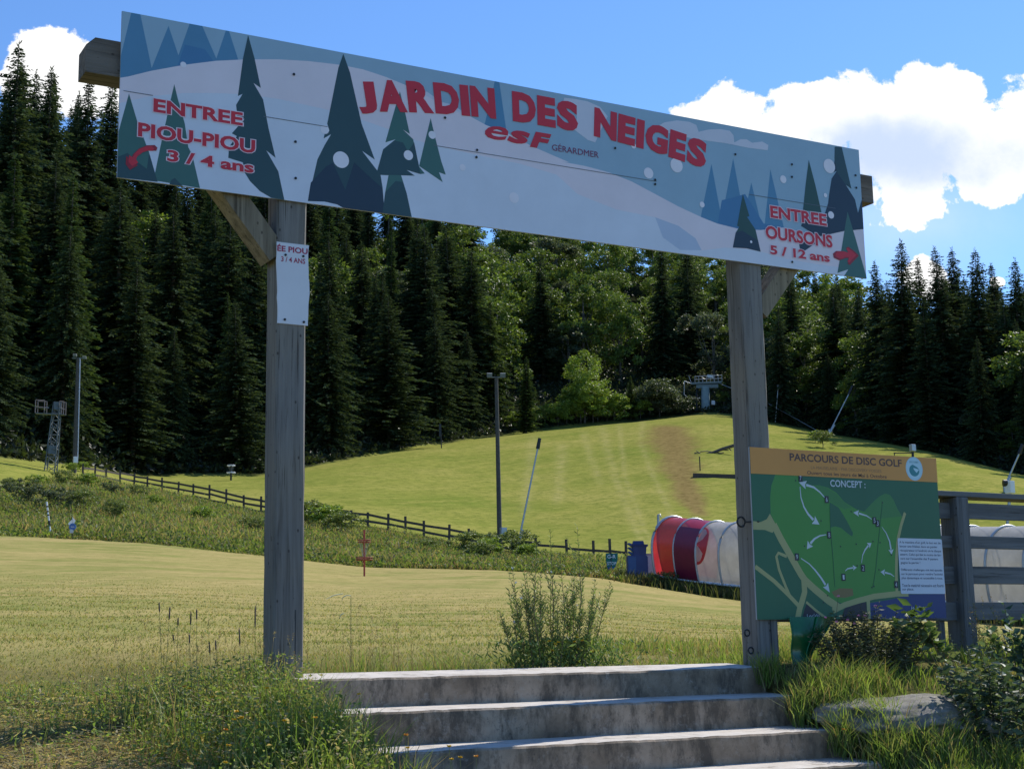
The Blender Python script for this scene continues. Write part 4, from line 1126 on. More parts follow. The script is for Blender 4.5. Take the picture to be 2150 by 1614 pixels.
# covered conveyor gallery
A_ = gp(1420, 57); B_ = gp(2150, 44.5)
axis = (B_ - A_); Lt = axis.length; ax = Vector((axis.x, axis.y, 0)).normalized(); nrm = Vector((0, 0, 1)).cross(ax).normalized()
if nrm.dot(Vector(CAM) - A_) < 0: nrm = -nrm
gal = thing('covered_conveyor', 'arched transparent conveyor tunnel with red entrance panels across the meadow', 'conveyor tunnel', A_)
def poly_mat(name, col, alpha):
    m, nt, bs, out = new_mat(name)
    f = nz(nt, 1.2, 5, .65, seed=2)
    c = ramp(nt, f, [(.35, tuple(k * .75 for k in col)), (.65, col)])
    nt.links.new(c, bs.inputs['Base Color']); bs.inputs['Roughness'].default_value = .28; bs.inputs['Specular IOR Level'].default_value = .6
    tl = nt.nodes.new('ShaderNodeBsdfTranslucent'); nt.links.new(c, tl.inputs[0])
    m1 = nt.nodes.new('ShaderNodeMixShader'); m1.inputs[0].default_value = .45
    nt.links.new(bs.outputs[0], m1.inputs[1]); nt.links.new(tl.outputs[0], m1.inputs[2])
    tr = nt.nodes.new('ShaderNodeBsdfTransparent'); tr.inputs[0].default_value = (*[min(1, .5 + k * .6) for k in col], 1)
    mx = nt.nodes.new('ShaderNodeMixShader'); mx.inputs[0].default_value = alpha
    nt.links.new(tr.outputs[0], mx.inputs[1]); nt.links.new(m1.outputs[0], mx.inputs[2]); nt.links.new(mx.outputs[0], out.inputs[0])
    return m
P_CLR = poly_mat('clear_sheet', (.66, .63, .58), .86); P_RED = poly_mat('red_sheet', (.60, .035, .05), .92); P_PNK = poly_mat('pink_sheet', (.55, .06, .14), .85)
M_DOOR = plain('crimson_door', (.16, .012, .04), .4); M_RIB = plain('rib_metal', (.38, .41, .44), .4, .3)
RA, RB, ZC = 1.02, 1.20, 1.54
TH1 = math.radians(138)
def sec(s, th, k=1.0):
    base = A_ + ax * s; base.z = gz(base.x, base.y)
    a = abs(th)
    if a <= math.pi / 2: dx, dz = RA * k * math.sin(th), RB * k * math.cos(th)
    else:
        f = (a - math.pi / 2) / (TH1 - math.pi / 2); dx = math.copysign(RA * k - .13 * f * f, th); dz = -1.0 * f
    return base + nrm * dx + Vector((0, 0, ZC + dz))
TH0, TH1 = -math.radians(138), math.radians(138)
def sheet(s0, s1, t0, t1, k, n=22):
    mb = MB(); vs = []
    for i in range(n + 1):
        t = t0 + (t1 - t0) * i / n
        vs += [sec(s0, t, k), sec(s1, t, k)]
    mb.add(vs, [(2 * i, 2 * i + 1, 2 * i + 3, 2 * i + 2) for i in range(n)], 0, True)
    return mb
step_ = 1.36; nP = int((Lt + 6) / step_)
for i in range(nP):
    s0, s1 = i * step_ + .02, (i + 1) * step_ - .02
    if i == 0:
        sheet(s0, s1, TH0, TH1, 1.0).build('panel', P_RED, gal)['label'] = 'red tinted end panel'
    elif i == 1:
        d = sheet(s0, s1, math.radians(42), TH1 + .08, 1.03).build('door', M_DOOR, gal)
        sheet(s0, s1, math.radians(8), math.radians(42), 1.02).build('awning', P_PNK, gal)
        sheet(s0, s1, TH0, math.radians(8), 1.0).build('panel', P_CLR, gal)
    else:
        pn = sheet(s0, s1, TH0, TH1, 1.0).build('panel', P_CLR, gal)
        if i == 2:
            mb = MB(); n = 20; cs_, ct = s0 + .02, math.radians(72); vs = [sec(cs_, ct, 1.012)]
            for k in range(n + 1):
                a = -math.pi / 2 + math.pi * k / n; vs.append(sec(cs_ + .62 * math.cos(a), ct + .62 * math.sin(a), 1.012))
            mb.add(vs, [(0, k + 1, k + 2) for k in range(n)], 0, True); mb.build('red_patch', P_RED, gal)
for i in range(nP + 1):
    mb = MB(); mb.tube([sec(i * step_, t, 1.02) for t in np.linspace(TH0, TH1, 26)], .055 if i == 0 else .04, 6); mb.build('rib', M_RIB, gal)
mb = MB()
for sgn in (1, -1):
    mb.tube([sec(s, sgn * TH1, 1.0) for s in np.linspace(0, nP * step_, 12)], .05, 6)
mb.build('base_beam', M_WHITE, gal)
mb = MB()
for s in np.arange(0, nP * step_, 1.0):
    a = sec(s, TH1, .9); c = sec(s, TH0, .9); a2 = sec(s + 1.0, TH1, .9); c2 = sec(s + 1.0, TH0, .9)
    mb.add([a, c, c2, a2, a - Vector((0, 0, .18)), c - Vector((0, 0, .18)), c2 - Vector((0, 0, .18)), a2 - Vector((0, 0, .18))], [(0, 1, 2, 3), (7, 6, 5, 4), (0, 4, 5, 1), (3, 2, 6, 7)])
mb.build('conveyor_belt', plain('belt', (.05, .05, .05), .8), gal)
mb = MB()
for s in np.arange(.3, nP * step_, 2.72):
    for sg in (.8, -.8):
        q = sec(s, TH1 * sg, .75); q0 = q.copy(); q.z = sec(s, TH1, .9).z - .05; q0.z = gz(q.x, q.y) - .1; mb = MB(); mb.beam(q0, q, .12, .12, up=(0, 1, 0)); mb.build('support_leg', M_BARK, gal)


# things at the tunnel mouth
M_NAVY = plain('navy_plastic', (.018, .040, .17), .38, vary=.15, scale=2); M_NAVY2 = plain('blue_plastic', (.03, .085, .24), .4, vary=.1)
b = gp(1339, 57.5); 
bn = thing('stacked_blue_container', 'tall dark blue plastic container with flared lid left of the conveyor tunnel', 'container', b)
def obox(mb, c, wx, wy, z0, z1, flare=0., m=0):
    vs = []
    for z, k in ((z0, 0), (z1, flare)):
        for sx, sy in ((-1, -1), (1, -1), (1, 1), (-1, 1)): vs.append(c + right * (sx * (wx / 2 + k)) + fwd * (sy * (wy / 2 + k)) + Vector((0, 0, z)))
    mb.add(vs, [(3, 2, 1, 0), (4, 5, 6, 7), (0, 1, 5, 4), (1, 2, 6, 5), (2, 3, 7, 6), (3, 0, 4, 7)], m)
mb = MB(); obox(mb, b, .78, .6, -.05, 1.02); obox(mb, b, .72, .56, 1.02, 1.06); mb.build('lower_box', M_NAVY, bn)
mb = MB(); obox(mb, b - right * .21 - fwd * .01, .30, .62, .02, 1.0); mb.build('side_panel', M_NAVY2, bn)
mb = MB(); obox(mb, b + right * .10, .46, .5, 1.06, 1.42, .03); obox(mb, b + right * .10, .60, .6, 1.40, 1.48, .02); obox(mb, b + right * .06, .44, .44, 1.48, 1.62, -.03); mb.build('upper_box', M_NAVY, bn)
mb = MB()
for dz in (1.18, 1.34, 1.5): mb.add([b - right * .12 + Vector((0, 0, dz - .14)), b - right * .34 + Vector((0, 0, dz + .03)), b - right * .30 + Vector((0, 0, dz + .06)), b - right * .10 + Vector((0, 0, dz)),
    b - right * .12 + Vector((0, 0, dz - .14)) + fwd * .3, b - right * .34 + Vector((0, 0, dz + .03)) + fwd * .3, b - right * .30 + Vector((0, 0, dz + .06)) + fwd * .3, b - right * .10 + Vector((0, 0, dz)) + fwd * .3],
    [(0, 1, 2, 3), (7, 6, 5, 4), (0, 4, 5, 1), (1, 5, 6, 2), (2, 6, 7, 3), (3, 7, 4, 0)])
mb.build('fins', M_NAVY2, bn)
b = gp(1368, 58.5); cbx = thing('control_cabinet', 'small white control cabinet between the blue container and the tunnel', 'cabinet', b)
mb = MB(); obox(mb, b, .42, .3, .45, 1.15); mb.build('cabinet_body', M_WHITE, cbx)
mb = MB(); obox(mb, b, .46, .34, 1.15, 1.20); mb.build('lid', M_METAL, cbx)
mb = MB(); obox(mb, b, .12, .12, -.1, .45); obox(mb, b, .9, .5, -.02, .06); mb.build('foot', M_METAL, cbx)
b = gp(1383, 60); th = thing('service_pole', 'short grey pole behind the tunnel entrance arch', 'pole', b)
solid_tube('pole', [b, pt(1382, 1080, 60)], .05, M_METAL, th); mb = MB(); mb.tube([pt(1382, 1080, 60), pt(1386, 1079, 60), pt(1388, 1086, 60)], .02, 5); mb.build('hook', M_METAL, th)
# green STOP banner
q = gp(1284, 62); ps = lambda u, v: pt(u, v, 62)
st = thing('stop_banner', 'small teal fabric banner with white STOP lettering hanging at the plank fence', 'banner', q)
solid_tube('pole', [q, ps(1282, 1142)], .02, M_DARKM, st, 6)
mb = MB(); cs = [ps(1272, 1161), ps(1297, 1161), ps(1297, 1174), ps(1293, 1188), ps(1290, 1197), ps(1277, 1197), ps(1274, 1188), ps(1272, 1174)]
mb.add(cs + [k + fwd * .02 for k in cs], [tuple(range(7, -1, -1)), tuple(range(8, 16))] + [(i, (i + 1) % 8, (i + 1) % 8 + 8, i + 8) for i in range(8)])
mb.build('cloth', plain('teal_cloth', (.02, .16, .14), .7), st)
mb = MB(); cs = [ps(1275, 1190) - fwd * .01, ps(1292, 1190) - fwd * .01, ps(1290, 1197) - fwd * .01, ps(1277, 1197) - fwd * .01]; mb.add(cs, [(3, 2, 1, 0)]); mb.build('blue_hem', plain('hem_blue', (.02, .09, .28), .7), st)
mb = MB()
for txt, u0, u1, v0, v1 in (('G-R', 1275, 1293, 1164, 1172), ('STOP', 1275, 1294, 1179, 1186)):
    V, Fs = text_outline(txt, .02); lo, hi = V.min(0), V.max(0)
    mb.add([ps(u0 + (u1 - u0) * (x - lo[0]) / (hi[0] - lo[0]), v1 + (v0 - v1) * (y - lo[1]) / (hi[1] - lo[1])) - fwd * .02 for x, y in V], Fs)
mb.build('lettering', M_WHITE, st)

# fallen branch and planked drain on the slope
Db = ground_hit(1497, 950); b = gp(1495, Db); th = thing('fallen_branch', 'dark bare fallen branch lying on the slope left of the right post', 'branch', b)
pb = lambda u, v: pt(u, v, Db - 1.5) + Vector((0, 0, .1))
solid_tube('limb', [pb(1458, 953), pb(1475, 957), pb(1497, 952), pb(1515, 945), pb(1545, 936)], [.10, .13, .17, .2, .2], M_BARK, th, 6)
mb = MB()
for q in ([pb(1475, 956), pb(1462, 949)], [pb(1497, 951), pb(1485, 949), pb(1470, 950)], [pb(1515, 946), pb(1530, 947)], [pb(1500, 951), pb(1512, 953), pb(1520, 952)], [pb(1528, 941), pb(1536, 948)]):
    mb.tube(q, .06, 4)
mb.build('twigs', M_BARK, th)
Dc = ground_hit(1495, 1003); a, c = gp(1455, Dc) + Vector((0, 0, .1)), gp(1575, Dc) + Vector((0, 0, .1))
mb = MB(); mb.beam(a, c, .8, .5); mb.build('plank_curb', M_FENCE); tag(bpy.data.objects['plank_curb'], 'low dark plank curb set across the slope beside the right post', 'curb')
b = gp(1470, ground_hit(1470, 990)); th = thing('short_stake', 'short dark stake stuck in the slope above the plank curb', 'stake', b)
solid_tube('stake', [b, b + Vector((0, 0, 1.45))], .06, M_DARKM, th, 5)
# ------------------------------------------------------------------ trees
def bezier_limb(mb, p0, p1, r0, r1, n=5, wob=.1):
    p0, p1 = Vector(p0), Vector(p1); L = (p1 - p0).length
    pts = [p0.lerp(p1, i / n) + Vector((random.uniform(-wob, wob), random.uniform(-wob, wob), 0)) * L * (1 if 0 < i < n else 0) * .4 for i in range(n + 1)]
    mb.tube(pts, [r0 + (r1 - r0) * i / n for i in range(n + 1)], 6); return pts

def spruce_mesh(seed, H=26., R=3.3, pal=None, sparse=1.0, droop=.35):
    rng = np.random.default_rng(seed)
    pal = pal or [(.034, .052, .026), (.046, .070, .032), (.060, .088, .038), (.038, .058, .036)]
    P, Dn, L, W, Cc = [], [], [], [], []
    z = H * .03
    while z < H * .99:
        f = 1 - z / H
        Lb = R * (f ** .80) * rng.uniform(.72, 1.18) * (1 + .14 * math.sin(z * 1.7 + seed)) + .12
        if z < H * .12: Lb *= .7 + 2.4 * (z / H)
        nb = int(rng.integers(6, 9)) if f > .12 else 5
        a0 = rng.uniform(0, 6.28)
        for k in range(nb):
            a = a0 + 6.283 * k / nb + rng.uniform(-.25, .25)
            l = Lb * rng.uniform(.50, 1.22)
            out = np.array([math.cos(a), math.sin(a), 0]); sd = np.array([-math.sin(a), math.cos(a), 0])
            ns = max(3, int(l * 5.6 * sparse))
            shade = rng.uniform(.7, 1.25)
            for j in range(ns):
                t = (j + rng.uniform(.2, .9)) / ns
                r = l * t
                zz = z + (.25 if f < .3 else 0) * r - droop * r * t + .12 * l * t ** 3
                base = out * r + np.array([0, 0, zz])
                for sgn in (-1, 1, 0):
                    if sgn == 0 and rng.random() < .4: continue
                    d = out * (.9 if sgn else 1.1) + sd * sgn * rng.uniform(.5, 1.1) + np.array([0, 0, rng.uniform(-.75, .05)])
                    P.append(base); Dn.append(d)
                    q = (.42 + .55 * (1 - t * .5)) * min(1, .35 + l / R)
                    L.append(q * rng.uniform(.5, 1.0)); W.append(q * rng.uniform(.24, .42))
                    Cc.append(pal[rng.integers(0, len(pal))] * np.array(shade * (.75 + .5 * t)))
        z += (.26 + .24 * f) * rng.uniform(.8, 1.2) * H / 26
    for j in range(14):   # leader
        P.append(np.array([0, 0, H - .07 * j * H / 26])); a = rng.uniform(0, 6.28)
        Dn.append(np.array([math.cos(a) * .6, math.sin(a) * .6, 1.])); L.append(.45); W.append(.1); Cc.append(np.array(pal[1]))
    P, Dn, L, W, Cc = map(np.array, (P, Dn, L, W, Cc))
    V, Fc, C = leaf_arrays(P, Dn, L, W, Cc, rng, fold=.2)
    return V, Fc, C

def mesh_only(name, V, Fc, C, mat):
    o = np_mesh(name, V, Fc, C, mat); me = o.data; bpy.data.objects.remove(o); return me

def mb_mesh(mb, name, mat):
    o = mb.build(name, mat); me = o.data; bpy.data.objects.remove(o); return me

def spruce_proto(seed, **k):
    H = k.get('H', 26.)
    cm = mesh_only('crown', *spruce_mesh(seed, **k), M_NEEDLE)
    mb = MB(); mb.tube([(0, 0, -1), (0, 0, H * .5), (0, 0, H * .98)], [.30 * H / 26, .18 * H / 26, .03], 7)
    return H, cm, mb_mesh(mb, 'trunk', M_BARK)

def broad_mesh(seed, H=14., R=5., pal=None, n_cl=60, n_leaf=90, leaf=.34, z0=.12, tall=1.0):
    rng = np.random.default_rng(seed)
    pal = pal or [(.05, .085, .022), (.075, .125, .03), (.10, .155, .04)]
    lobes = []
    for i in range(7):
        a = rng.uniform(0, 6.28); rr = rng.uniform(.15, .55) * R
        lobes.append((np.array([math.cos(a) * rr, math.sin(a) * rr, H * rng.uniform(z0 + .12, .80)]), R * rng.uniform(.38, .62)))
    lobes.append((np.array([0, 0, H * .78]), R * .5))
    P, Cc, Dn = [], [], []
    for i in range(n_cl):
        c, r = lobes[rng.integers(0, len(lobes))]
        d = rng.normal(size=3); d /= np.linalg.norm(d); d[2] = abs(d[2]) * 1.0 - .25
        q = c + d * r * np.array([1, 1, tall * 1.15]) * rng.uniform(.75, 1.05)
        cr = R * rng.uniform(.10, .22)
        k = int(n_leaf * rng.uniform(.6, 1.4))
        o = rng.normal(size=(k, 3)); o /= np.linalg.norm(o, axis=1, keepdims=True); o *= (cr * rng.uniform(.3, 1, (k, 1)) ** .6)
        o[:, 2] *= .7
        sh = rng.uniform(.75, 1.25)
        P.append(q + o); Dn.append(o + rng.normal(size=(k, 3)) * cr * .8 + [0, 0, -.1 * cr]); Cc.append(pick(pal, k, rng) * sh)
    P, Dn, Cc = map(np.concatenate, (P, Dn, Cc)); n = len(P)
    L = leaf * rng.uniform(.6, 1.25, n); W = L * rng.uniform(.5, .8, n)
    return leaf_arrays(P, Dn, L, W, Cc, rng, fold=.15) + (lobes,)

def broad_proto(seed, **k):
    V, Fc, C, lobes = broad_mesh(seed, **k)
    H, R = k.get('H', 14.), k.get('R', 5.)
    cm = mesh_only('crown', V, Fc, C, M_LEAF)
    mb = MB(); random.seed(seed)
    s = H / 14
    mb.tube([(0, 0, -.5), (.1 * s, 0, H * .3), (0, .1 * s, H * .7)], [.22 * s, .16 * s, .06 * s], 7)
    for c, r in lobes: bezier_limb(mb, (0, 0, H * random.uniform(.15, .45)), c, .09 * s, .03 * s)
    return H, cm, mb_mesh(mb, 'trunk', M_BARK)

def plant_tree(name, proto, loc, height, label, cat='tree', group=None, rz=None, wide=1.0):
    H, cm, tm = proto; s = height / H
    root = bpy.data.objects.new(name, None); COL.objects.link(root)
    root.location = loc; root.rotation_euler = (random.uniform(-.03, .03), random.uniform(-.03, .03), random.uniform(0, 6.28) if rz is None else rz); root.scale = (s * wide, s * wide, s)
    tag(root, label, cat, group)
    for nm, me in (('crown', cm), ('trunk', tm)):
        c = bpy.data.objects.new(nm, me); COL.objects.link(c); c.parent = root
    return root

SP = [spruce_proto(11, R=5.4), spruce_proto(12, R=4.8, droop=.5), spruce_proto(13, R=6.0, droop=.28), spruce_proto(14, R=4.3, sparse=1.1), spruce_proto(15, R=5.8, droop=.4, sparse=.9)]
LARCH = [spruce_proto(21, R=3.6, pal=[(.055, .085, .026), (.075, .11, .034), (.095, .13, .045)], sparse=.9, droop=.2), spruce_proto(22, R=3.1, pal=[(.045, .075, .028), (.06, .095, .034)], droop=.3)]
G1 = [(.075, .12, .026), (.11, .165, .035), (.14, .20, .045)]
G2 = [(.15, .225, .036), (.20, .29, .048), (.25, .34, .06)]
G3 = [(.085, .11, .065), (.11, .14, .085), (.07, .095, .05)]
BR = [broad_proto(31, pal=G1, n_cl=80), broad_proto(32, pal=G1, R=4.2, tall=1.3, n_cl=80), broad_proto(33, pal=G2, n_cl=85), broad_proto(34, pal=G3, R=4.5, n_cl=75), broad_proto(35, pal=G1[1:] + G2[:1], R=5.2, n_cl=90), broad_proto(36, pal=G2, H=12., R=5.0, n_cl=150, n_leaf=80, tall=1.25, leaf=.3, z0=.05)]
G4 = [(.11, .155, .045), (.14, .19, .055), (.17, .205, .075)]
BUSH = [broad_proto(41, H=3., R=1.7, pal=G2, n_cl=36, n_leaf=70, leaf=.17, z0=.0), broad_proto(42, H=3., R=1.9, pal=G4, n_cl=36, n_leaf=70, leaf=.17, z0=.0), broad_proto(43, H=3., R=1.8, pal=G3, n_cl=36, n_leaf=70, leaf=.17, z0=.0)]

def by_top(u, vt, D, minh=6, maxh=34):
    """tree standing at column u, distance D, whose tip is seen at vt"""
    b = gp(u, D); t = pt(u, vt, D); return b, max(minh, min(maxh, t.z - b.z))

# individual trees that can be pointed out
spec = [
    ('spruce_tree', SP[2], 4, 52, 168, 'tall dark spruce at the left picture edge rising above the cloud'),
    ('spruce_tree', SP[0], 80, 93, 185, 'full crowned spruce standing out against the white cloud, second tip from the left'),
    ('spruce_tree', SP[3], 166, 132, 200, 'slim spruce tip against the white cloud left of the beam end'),
    ('spruce_tree', SP[1], 212, 158, 212, 'dark spruce whose tip ends just under the left beam end'),
    ('spruce_tree', SP[2], 1902, 503, 226, 'tallest ragged spruce on the right skyline beside the banner corner'),
    ('spruce_tree', SP[3], 1951, 543, 232, 'thin spruce in front of the small white cloud on the right skyline'),
    ('spruce_tree', SP[0], 2004, 518, 222, 'broad spruce left of a pair on the right skyline'),
    ('spruce_tree', SP[1], 2031, 516, 228, 'spruce tip right of its pair on the right skyline'),
    ('spruce_tree', SP[2], 2076, 517, 220, 'wide dark spruce on the right skyline near the picture edge'),
    ('spruce_tree', SP[3], 2119, 552, 228, 'short slim spruce tip second from the right picture edge'),
    ('spruce_tree', SP[0], 2149, 542, 222, 'dark spruce cut by the right picture edge'),
    ('spruce_tree', SP[0], 1862, 550, 236, 'spruce next to the lower right corner of the banner'),
    ('larch_tree', LARCH[0], 1032, 632, 232, 'light green larch rising directly above the dark floodlight pole'),
    ('larch_tree', LARCH[1], 1105, 750, 226, 'mid green conifer right of the floodlight pole at the slope edge'),
    ('broadleaf_tree', BR[5], 1228, 735, 241, 'bright yellow green round tree at the top edge of the slope'),
    ('larch_tree', LARCH[0], 1325, 790, 246, 'small bright green pointed young larch left of the lift tower'),
    ('broadleaf_tree', BR[3], 1195, 672, 262, 'silvery green tree above the bright yellow green tree'),
    ('broadleaf_tree', BR[3], 1650, 690, 262, 'silvery green round tree right of the right post'),
    ('broadleaf_tree', BR[3], 1500, 640, 268, 'grey green leafy tree behind the lift tower left of the right post'),
    ('broadleaf_tree', BR[2], 790, 505, 292, 'bright lime green tree below the banner right of the left post'),
    ('broadleaf_tree', BR[2], 300, 430, 225, 'light green leafy tree among the spruces left of the brace'),
    ('broadleaf_tree', BR[3], 2064, 855, 212, 'small pale leafy tree in the dark forest foot at the right'),
    ('broadleaf_tree', BR[1], 2130, 880, 205, 'green bushy tree at the forest foot by the right picture edge'),
    ('broadleaf_tree', BR[1], 1520, 800, 258, 'dim green small tree beside the lift tower at the crest'),
]
taken = []
for nm, pr, u, vt, D, lab in spec:
    b, h = by_top(u, vt, D, 4, 36)
    plant_tree(nm, pr, b, h, lab, wide={1228: 1.05, 1325: 1.5, 1032: 1.4, 1105: 1.5, 1195: 1.6, 1650: 1.5}.get(u, 1.1)); taken.append((b.x, b.y))

# the forest itself
def v_sky(u): return float(np.interp(u, [-300, 0, 80, 200, 260, 600, 1000, 1400, 1800, 1900, 2150, 2500], [70, 95, 150, 215, 250, 320, 390, 460, 560, 585, 575, 575]))
rf = np.random.default_rng(99)
cand = []
for row in range(18):
    u = -170.0
    while u < 2330:
        D0 = float(node(2, u)); D1 = float(node(4, u)) + 26
        D = D0 + 6 + row * (6.4 + row * .40)
        if D < D1:
            Dj = D + rf.uniform(-2.2, 2.2); uj = u + rf.uniform(-25, 25)
            cand.append((row, uj, Dj))
        u += (6.0 + row * .22) / D * F_PX * rf.uniform(.85, 1.2)
cnt = 0
def where(kind, u, row):
    if u < -20 or u > 2170: side = 'beyond the picture edge'
    elif u < 240: side = 'left of the banner end'
    elif u < 560: side = 'between banner end and left post'
    elif u < 1045: side = 'between left post and floodlight pole'
    elif u < 1540: side = 'between floodlight pole and right post'
    elif u < 1815: side = 'between right post and banner corner'
    else: side = 'right of the banner corner'
    depth = 'in the forest front row' if row == 0 else ('in the second forest row' if row == 1 else ('in the lower forest' if row < 4 else ('halfway up the forest' if row < 8 else 'high up in the forest')))
    return kind + ' ' + depth + ' ' + side
for row, u, D in cand:
    b = gp(u, D)
    if any((b.x - x) ** 2 + (b.y - y) ** 2 < 9 for x, y in taken): continue
    vb = CY - F_PX * float(((Vector(b) - Vector(CAM)).dot(upv * 0 + Vector(AX[:, 2]))) / (Vector(b) - Vector(CAM)).dot(Vector(AX[:, 1])))
    pb_ = .04
    if 620 < u < 1000 and vb < 860: pb_ = .42
    if 1000 <= u < 1780: pb_ = .78 if row > 1 else .5
    if u > 1780: pb_ = .10
    if u < 650 and row > 4: pb_ = .12
    h = rf.uniform(18, 29) if row > 0 else rf.uniform(12, 22)
    if row > 7: h += 8
    broad = rf.random() < pb_
    if broad: h *= rf.uniform(.55, .80)
    top_allowed = pt(u, v_sky(u) + rf.uniform(0, 50), D).z - b.z
    h = min(h, top_allowed)
    if 1085 < u < 1600 and row < 3: continue
    if 1455 <= u < 1640 and row < 6: h = min(h, 13)
    if 1250 < u < 1560 and row < 2: h = min(h, 9 + 4 * row) if broad else min(h, 17)
    if h < 5: continue
    if broad:
        k = rf.integers(0, 10)
        pr = BR[0] if k < 4 else BR[1] if k < 7 else BR[4] if k < 9 else BR[3]
        plant_tree('broadleaf_tree', pr, b, h, where('green broadleaf tree', u, row), group='broadleaf trees of the hillside forest', wide=rf.uniform(1.05, 1.45))
    else:
        pr = SP[rf.integers(0, 5)] if rf.random() > .08 else LARCH[1]
        plant_tree('spruce_tree', pr, b, h, where('dark spruce', u, row), group='spruces of the hillside forest', wide=rf.uniform(.8, 1.35) * (1.1 if row < 2 else 1))
    cnt += 1
print('forest trees', cnt)

# dark undergrowth between and below the trees
rng = np.random.default_rng(8)
n = 90000
u = rng.uniform(-250, 2400, n); t = rng.random(n) ** 1.7
D = node(2, u) * 1.008 + 1.0 + t * 95
az = np.arctan((u - CX) / F_PX) + .507
x = CAM[0] + D * np.sin(az); y = CAM[1] + D * np.cos(az); z = ground_z(x, y)
cl = .5 + .5 * np.sin(x * .8 + 2 * np.sin(y * .5)) * np.sin(y * .7 + x * .2)
zz = z + rng.random(n) ** 1.5 * (.5 + 2.6 * cl) * np.clip(t * 14, .25, 1)
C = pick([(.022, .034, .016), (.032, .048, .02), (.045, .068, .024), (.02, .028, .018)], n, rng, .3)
L = rng.uniform(.35, .95, n)
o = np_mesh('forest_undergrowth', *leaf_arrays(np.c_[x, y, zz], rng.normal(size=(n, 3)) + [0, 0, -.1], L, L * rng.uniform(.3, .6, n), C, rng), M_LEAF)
tag(o, 'dark brushwood and ferns filling the foot of the forest', 'undergrowth', kind='stuff')

# shrubs along the slope's upper edge
shr = [(1085, 905, 6), (1115, 890, 9), (1145, 878, 8), (1172, 884, 6), (1200, 872, 9), (1238, 872, 7), (1275, 868, 7), (1300, 872, 5), (1352, 838, 3), (1385, 832, 2), (1412, 842, 3), (1265, 880, 4), (1345, 868, 5), (1430, 858, 3), (1330, 872, 2), (1220, 850, 7), (1190, 862, 8), (1160, 868, 9), (1255, 858, 8), (1365, 822, 3), (1395, 824, 2), (1290, 850, 7), (1130, 880, 4), (1208, 838, 8), (1245, 835, 9)]
for i, (u, vt, kind) in enumerate(shr):
    D = float(node(2, u)) + 2.5 + (i % 3)
    b, h = by_top(u, vt - 20, D, 3.0, 7)
    plant_tree('edge_shrub', BUSH[2 if kind in (3, 2) else (0 if kind > 4 else 1)], b, h, 'leafy shrub growing along the upper edge of the mown slope', 'shrub', 'shrubs along the upper slope edge', wide=1.5)
b = gp(1728, ground_hit(1728, 940)); plant_tree('edge_shrub', BUSH[1], b - Vector((0, 0, .1)), 2.0, 'low dark bush alone on the slope above the orange map header', 'shrub', wide=1.7)
b = gp(1712, ground_hit(1712, 930)); plant_tree('edge_shrub', BUSH[0], b, 1.5, 'small green bush left of the low dark bush on the slope', 'shrub', wide=1.6)

# bushes on the rough bank
bk = [(20, 1030, 92, 2.2, 1), (75, 1030, 96, 2.4, 0), (130, 1025, 98, 2.6, 1), (185, 1040, 98, 2.6, 0), (235, 1055, 96, 2.2, 2), (285, 1062, 98, 2.2, 1), (325, 1075, 92, 2.0, 0), (60, 1075, 78, 1.8, 2), (120, 1080, 76, 1.7, 2),
      (175, 1085, 76, 1.5, 1), (150, 985, 126, 2.4, 0), (172, 978, 132, 2.4, 0), (655, 1120, 84, 2.6, 1), (690, 1130, 82, 2.6, 0), (725, 1140, 80, 2.2, 1), (990, 1165, 78, 2.1, 1), (1030, 1170, 76, 1.9, 0), (1075, 1165, 80, 2.4, 1),
      (1010, 1175, 70, 1.5, 1), (540, 1140, 72, 1.5, 1), (1110, 1175, 78, 1.6, 0), (900, 1165, 72, 1.3, 1), (1310, 1205, 60, .8, 1), (1392, 1230, 55, 1.1, 1), (1040, 1130, 86, 2.0, 1), (240, 1100, 74, 1.3, 1), (420, 1115, 76, 1.4, 0)]
BK_LAB = ['wild bush on the bank at the left picture edge', 'leafy bush on the upper bank below the lattice lift pylon', 'bush on the upper bank just left of the pale conduit pole', 'bush on the upper bank just right of the pale conduit pole',
  'grey green bush under the left end of the plank fence', 'bush under the fourth and fifth bay of the plank fence', 'light bush farther down the plank fence, rightmost of the left group', 'greyish bush behind the striped marker pole',
  'greyish bush between striped marker pole and blue marker', 'low bush just right of the blue hole marker', 'bush beside the foot of the pale conduit pole', 'bush at the upper end of the plank fence',
  'dark bush right beside the left post', 'bright bush in the middle of the trio right of the left post', 'right bush of the trio near the orange disc golf basket', 'bush left of the dark floodlight pole foot',
  'light bush directly in front of the dark floodlight pole foot', 'bush at the foot of the grey snow lance', 'low bush at the field edge before the dark floodlight pole', 'low bush just left of the left post',
  'light low bush right of the snow lance foot', 'small bush on the bank right of the orange disc golf basket', 'tiny bush right of the teal banner', 'bush at the left corner of the conveyor tunnel',
  'bush against the plank fence behind the dark floodlight pole', 'small bush above and right of the blue hole marker', 'small light bush halfway between blue marker and left post']
for i, (u, v, D, h, k) in enumerate(bk):
    plant_tree('bank_bush', BUSH[k], gp(u, D) - Vector((0, 0, .15)), h * (.62 if u > 500 else (.42 if D > 89 else .8)), BK_LAB[i], 'bush', 'bushes on the rough bank', wide=1.9 if u > 500 else 1.5)

# ------------------------------------------------------------------ stuff: grasses
def sample_uD(n, u0, u1, D0, D1, rng, p=2.0):
    u = rng.uniform(u0, u1, n)
    D = (rng.uniform(D0 ** (2 - p) if p != 2 else math.log(D0), D1 ** (2 - p) if p != 2 else math.log(D1), n))
    D = np.exp(D) if p == 2 else D ** (1 / (2 - p))
    az = np.arctan((u - CX) / F_PX) + .507
    return CAM[0] + D * np.sin(az), CAM[1] + D * np.cos(az), D, u

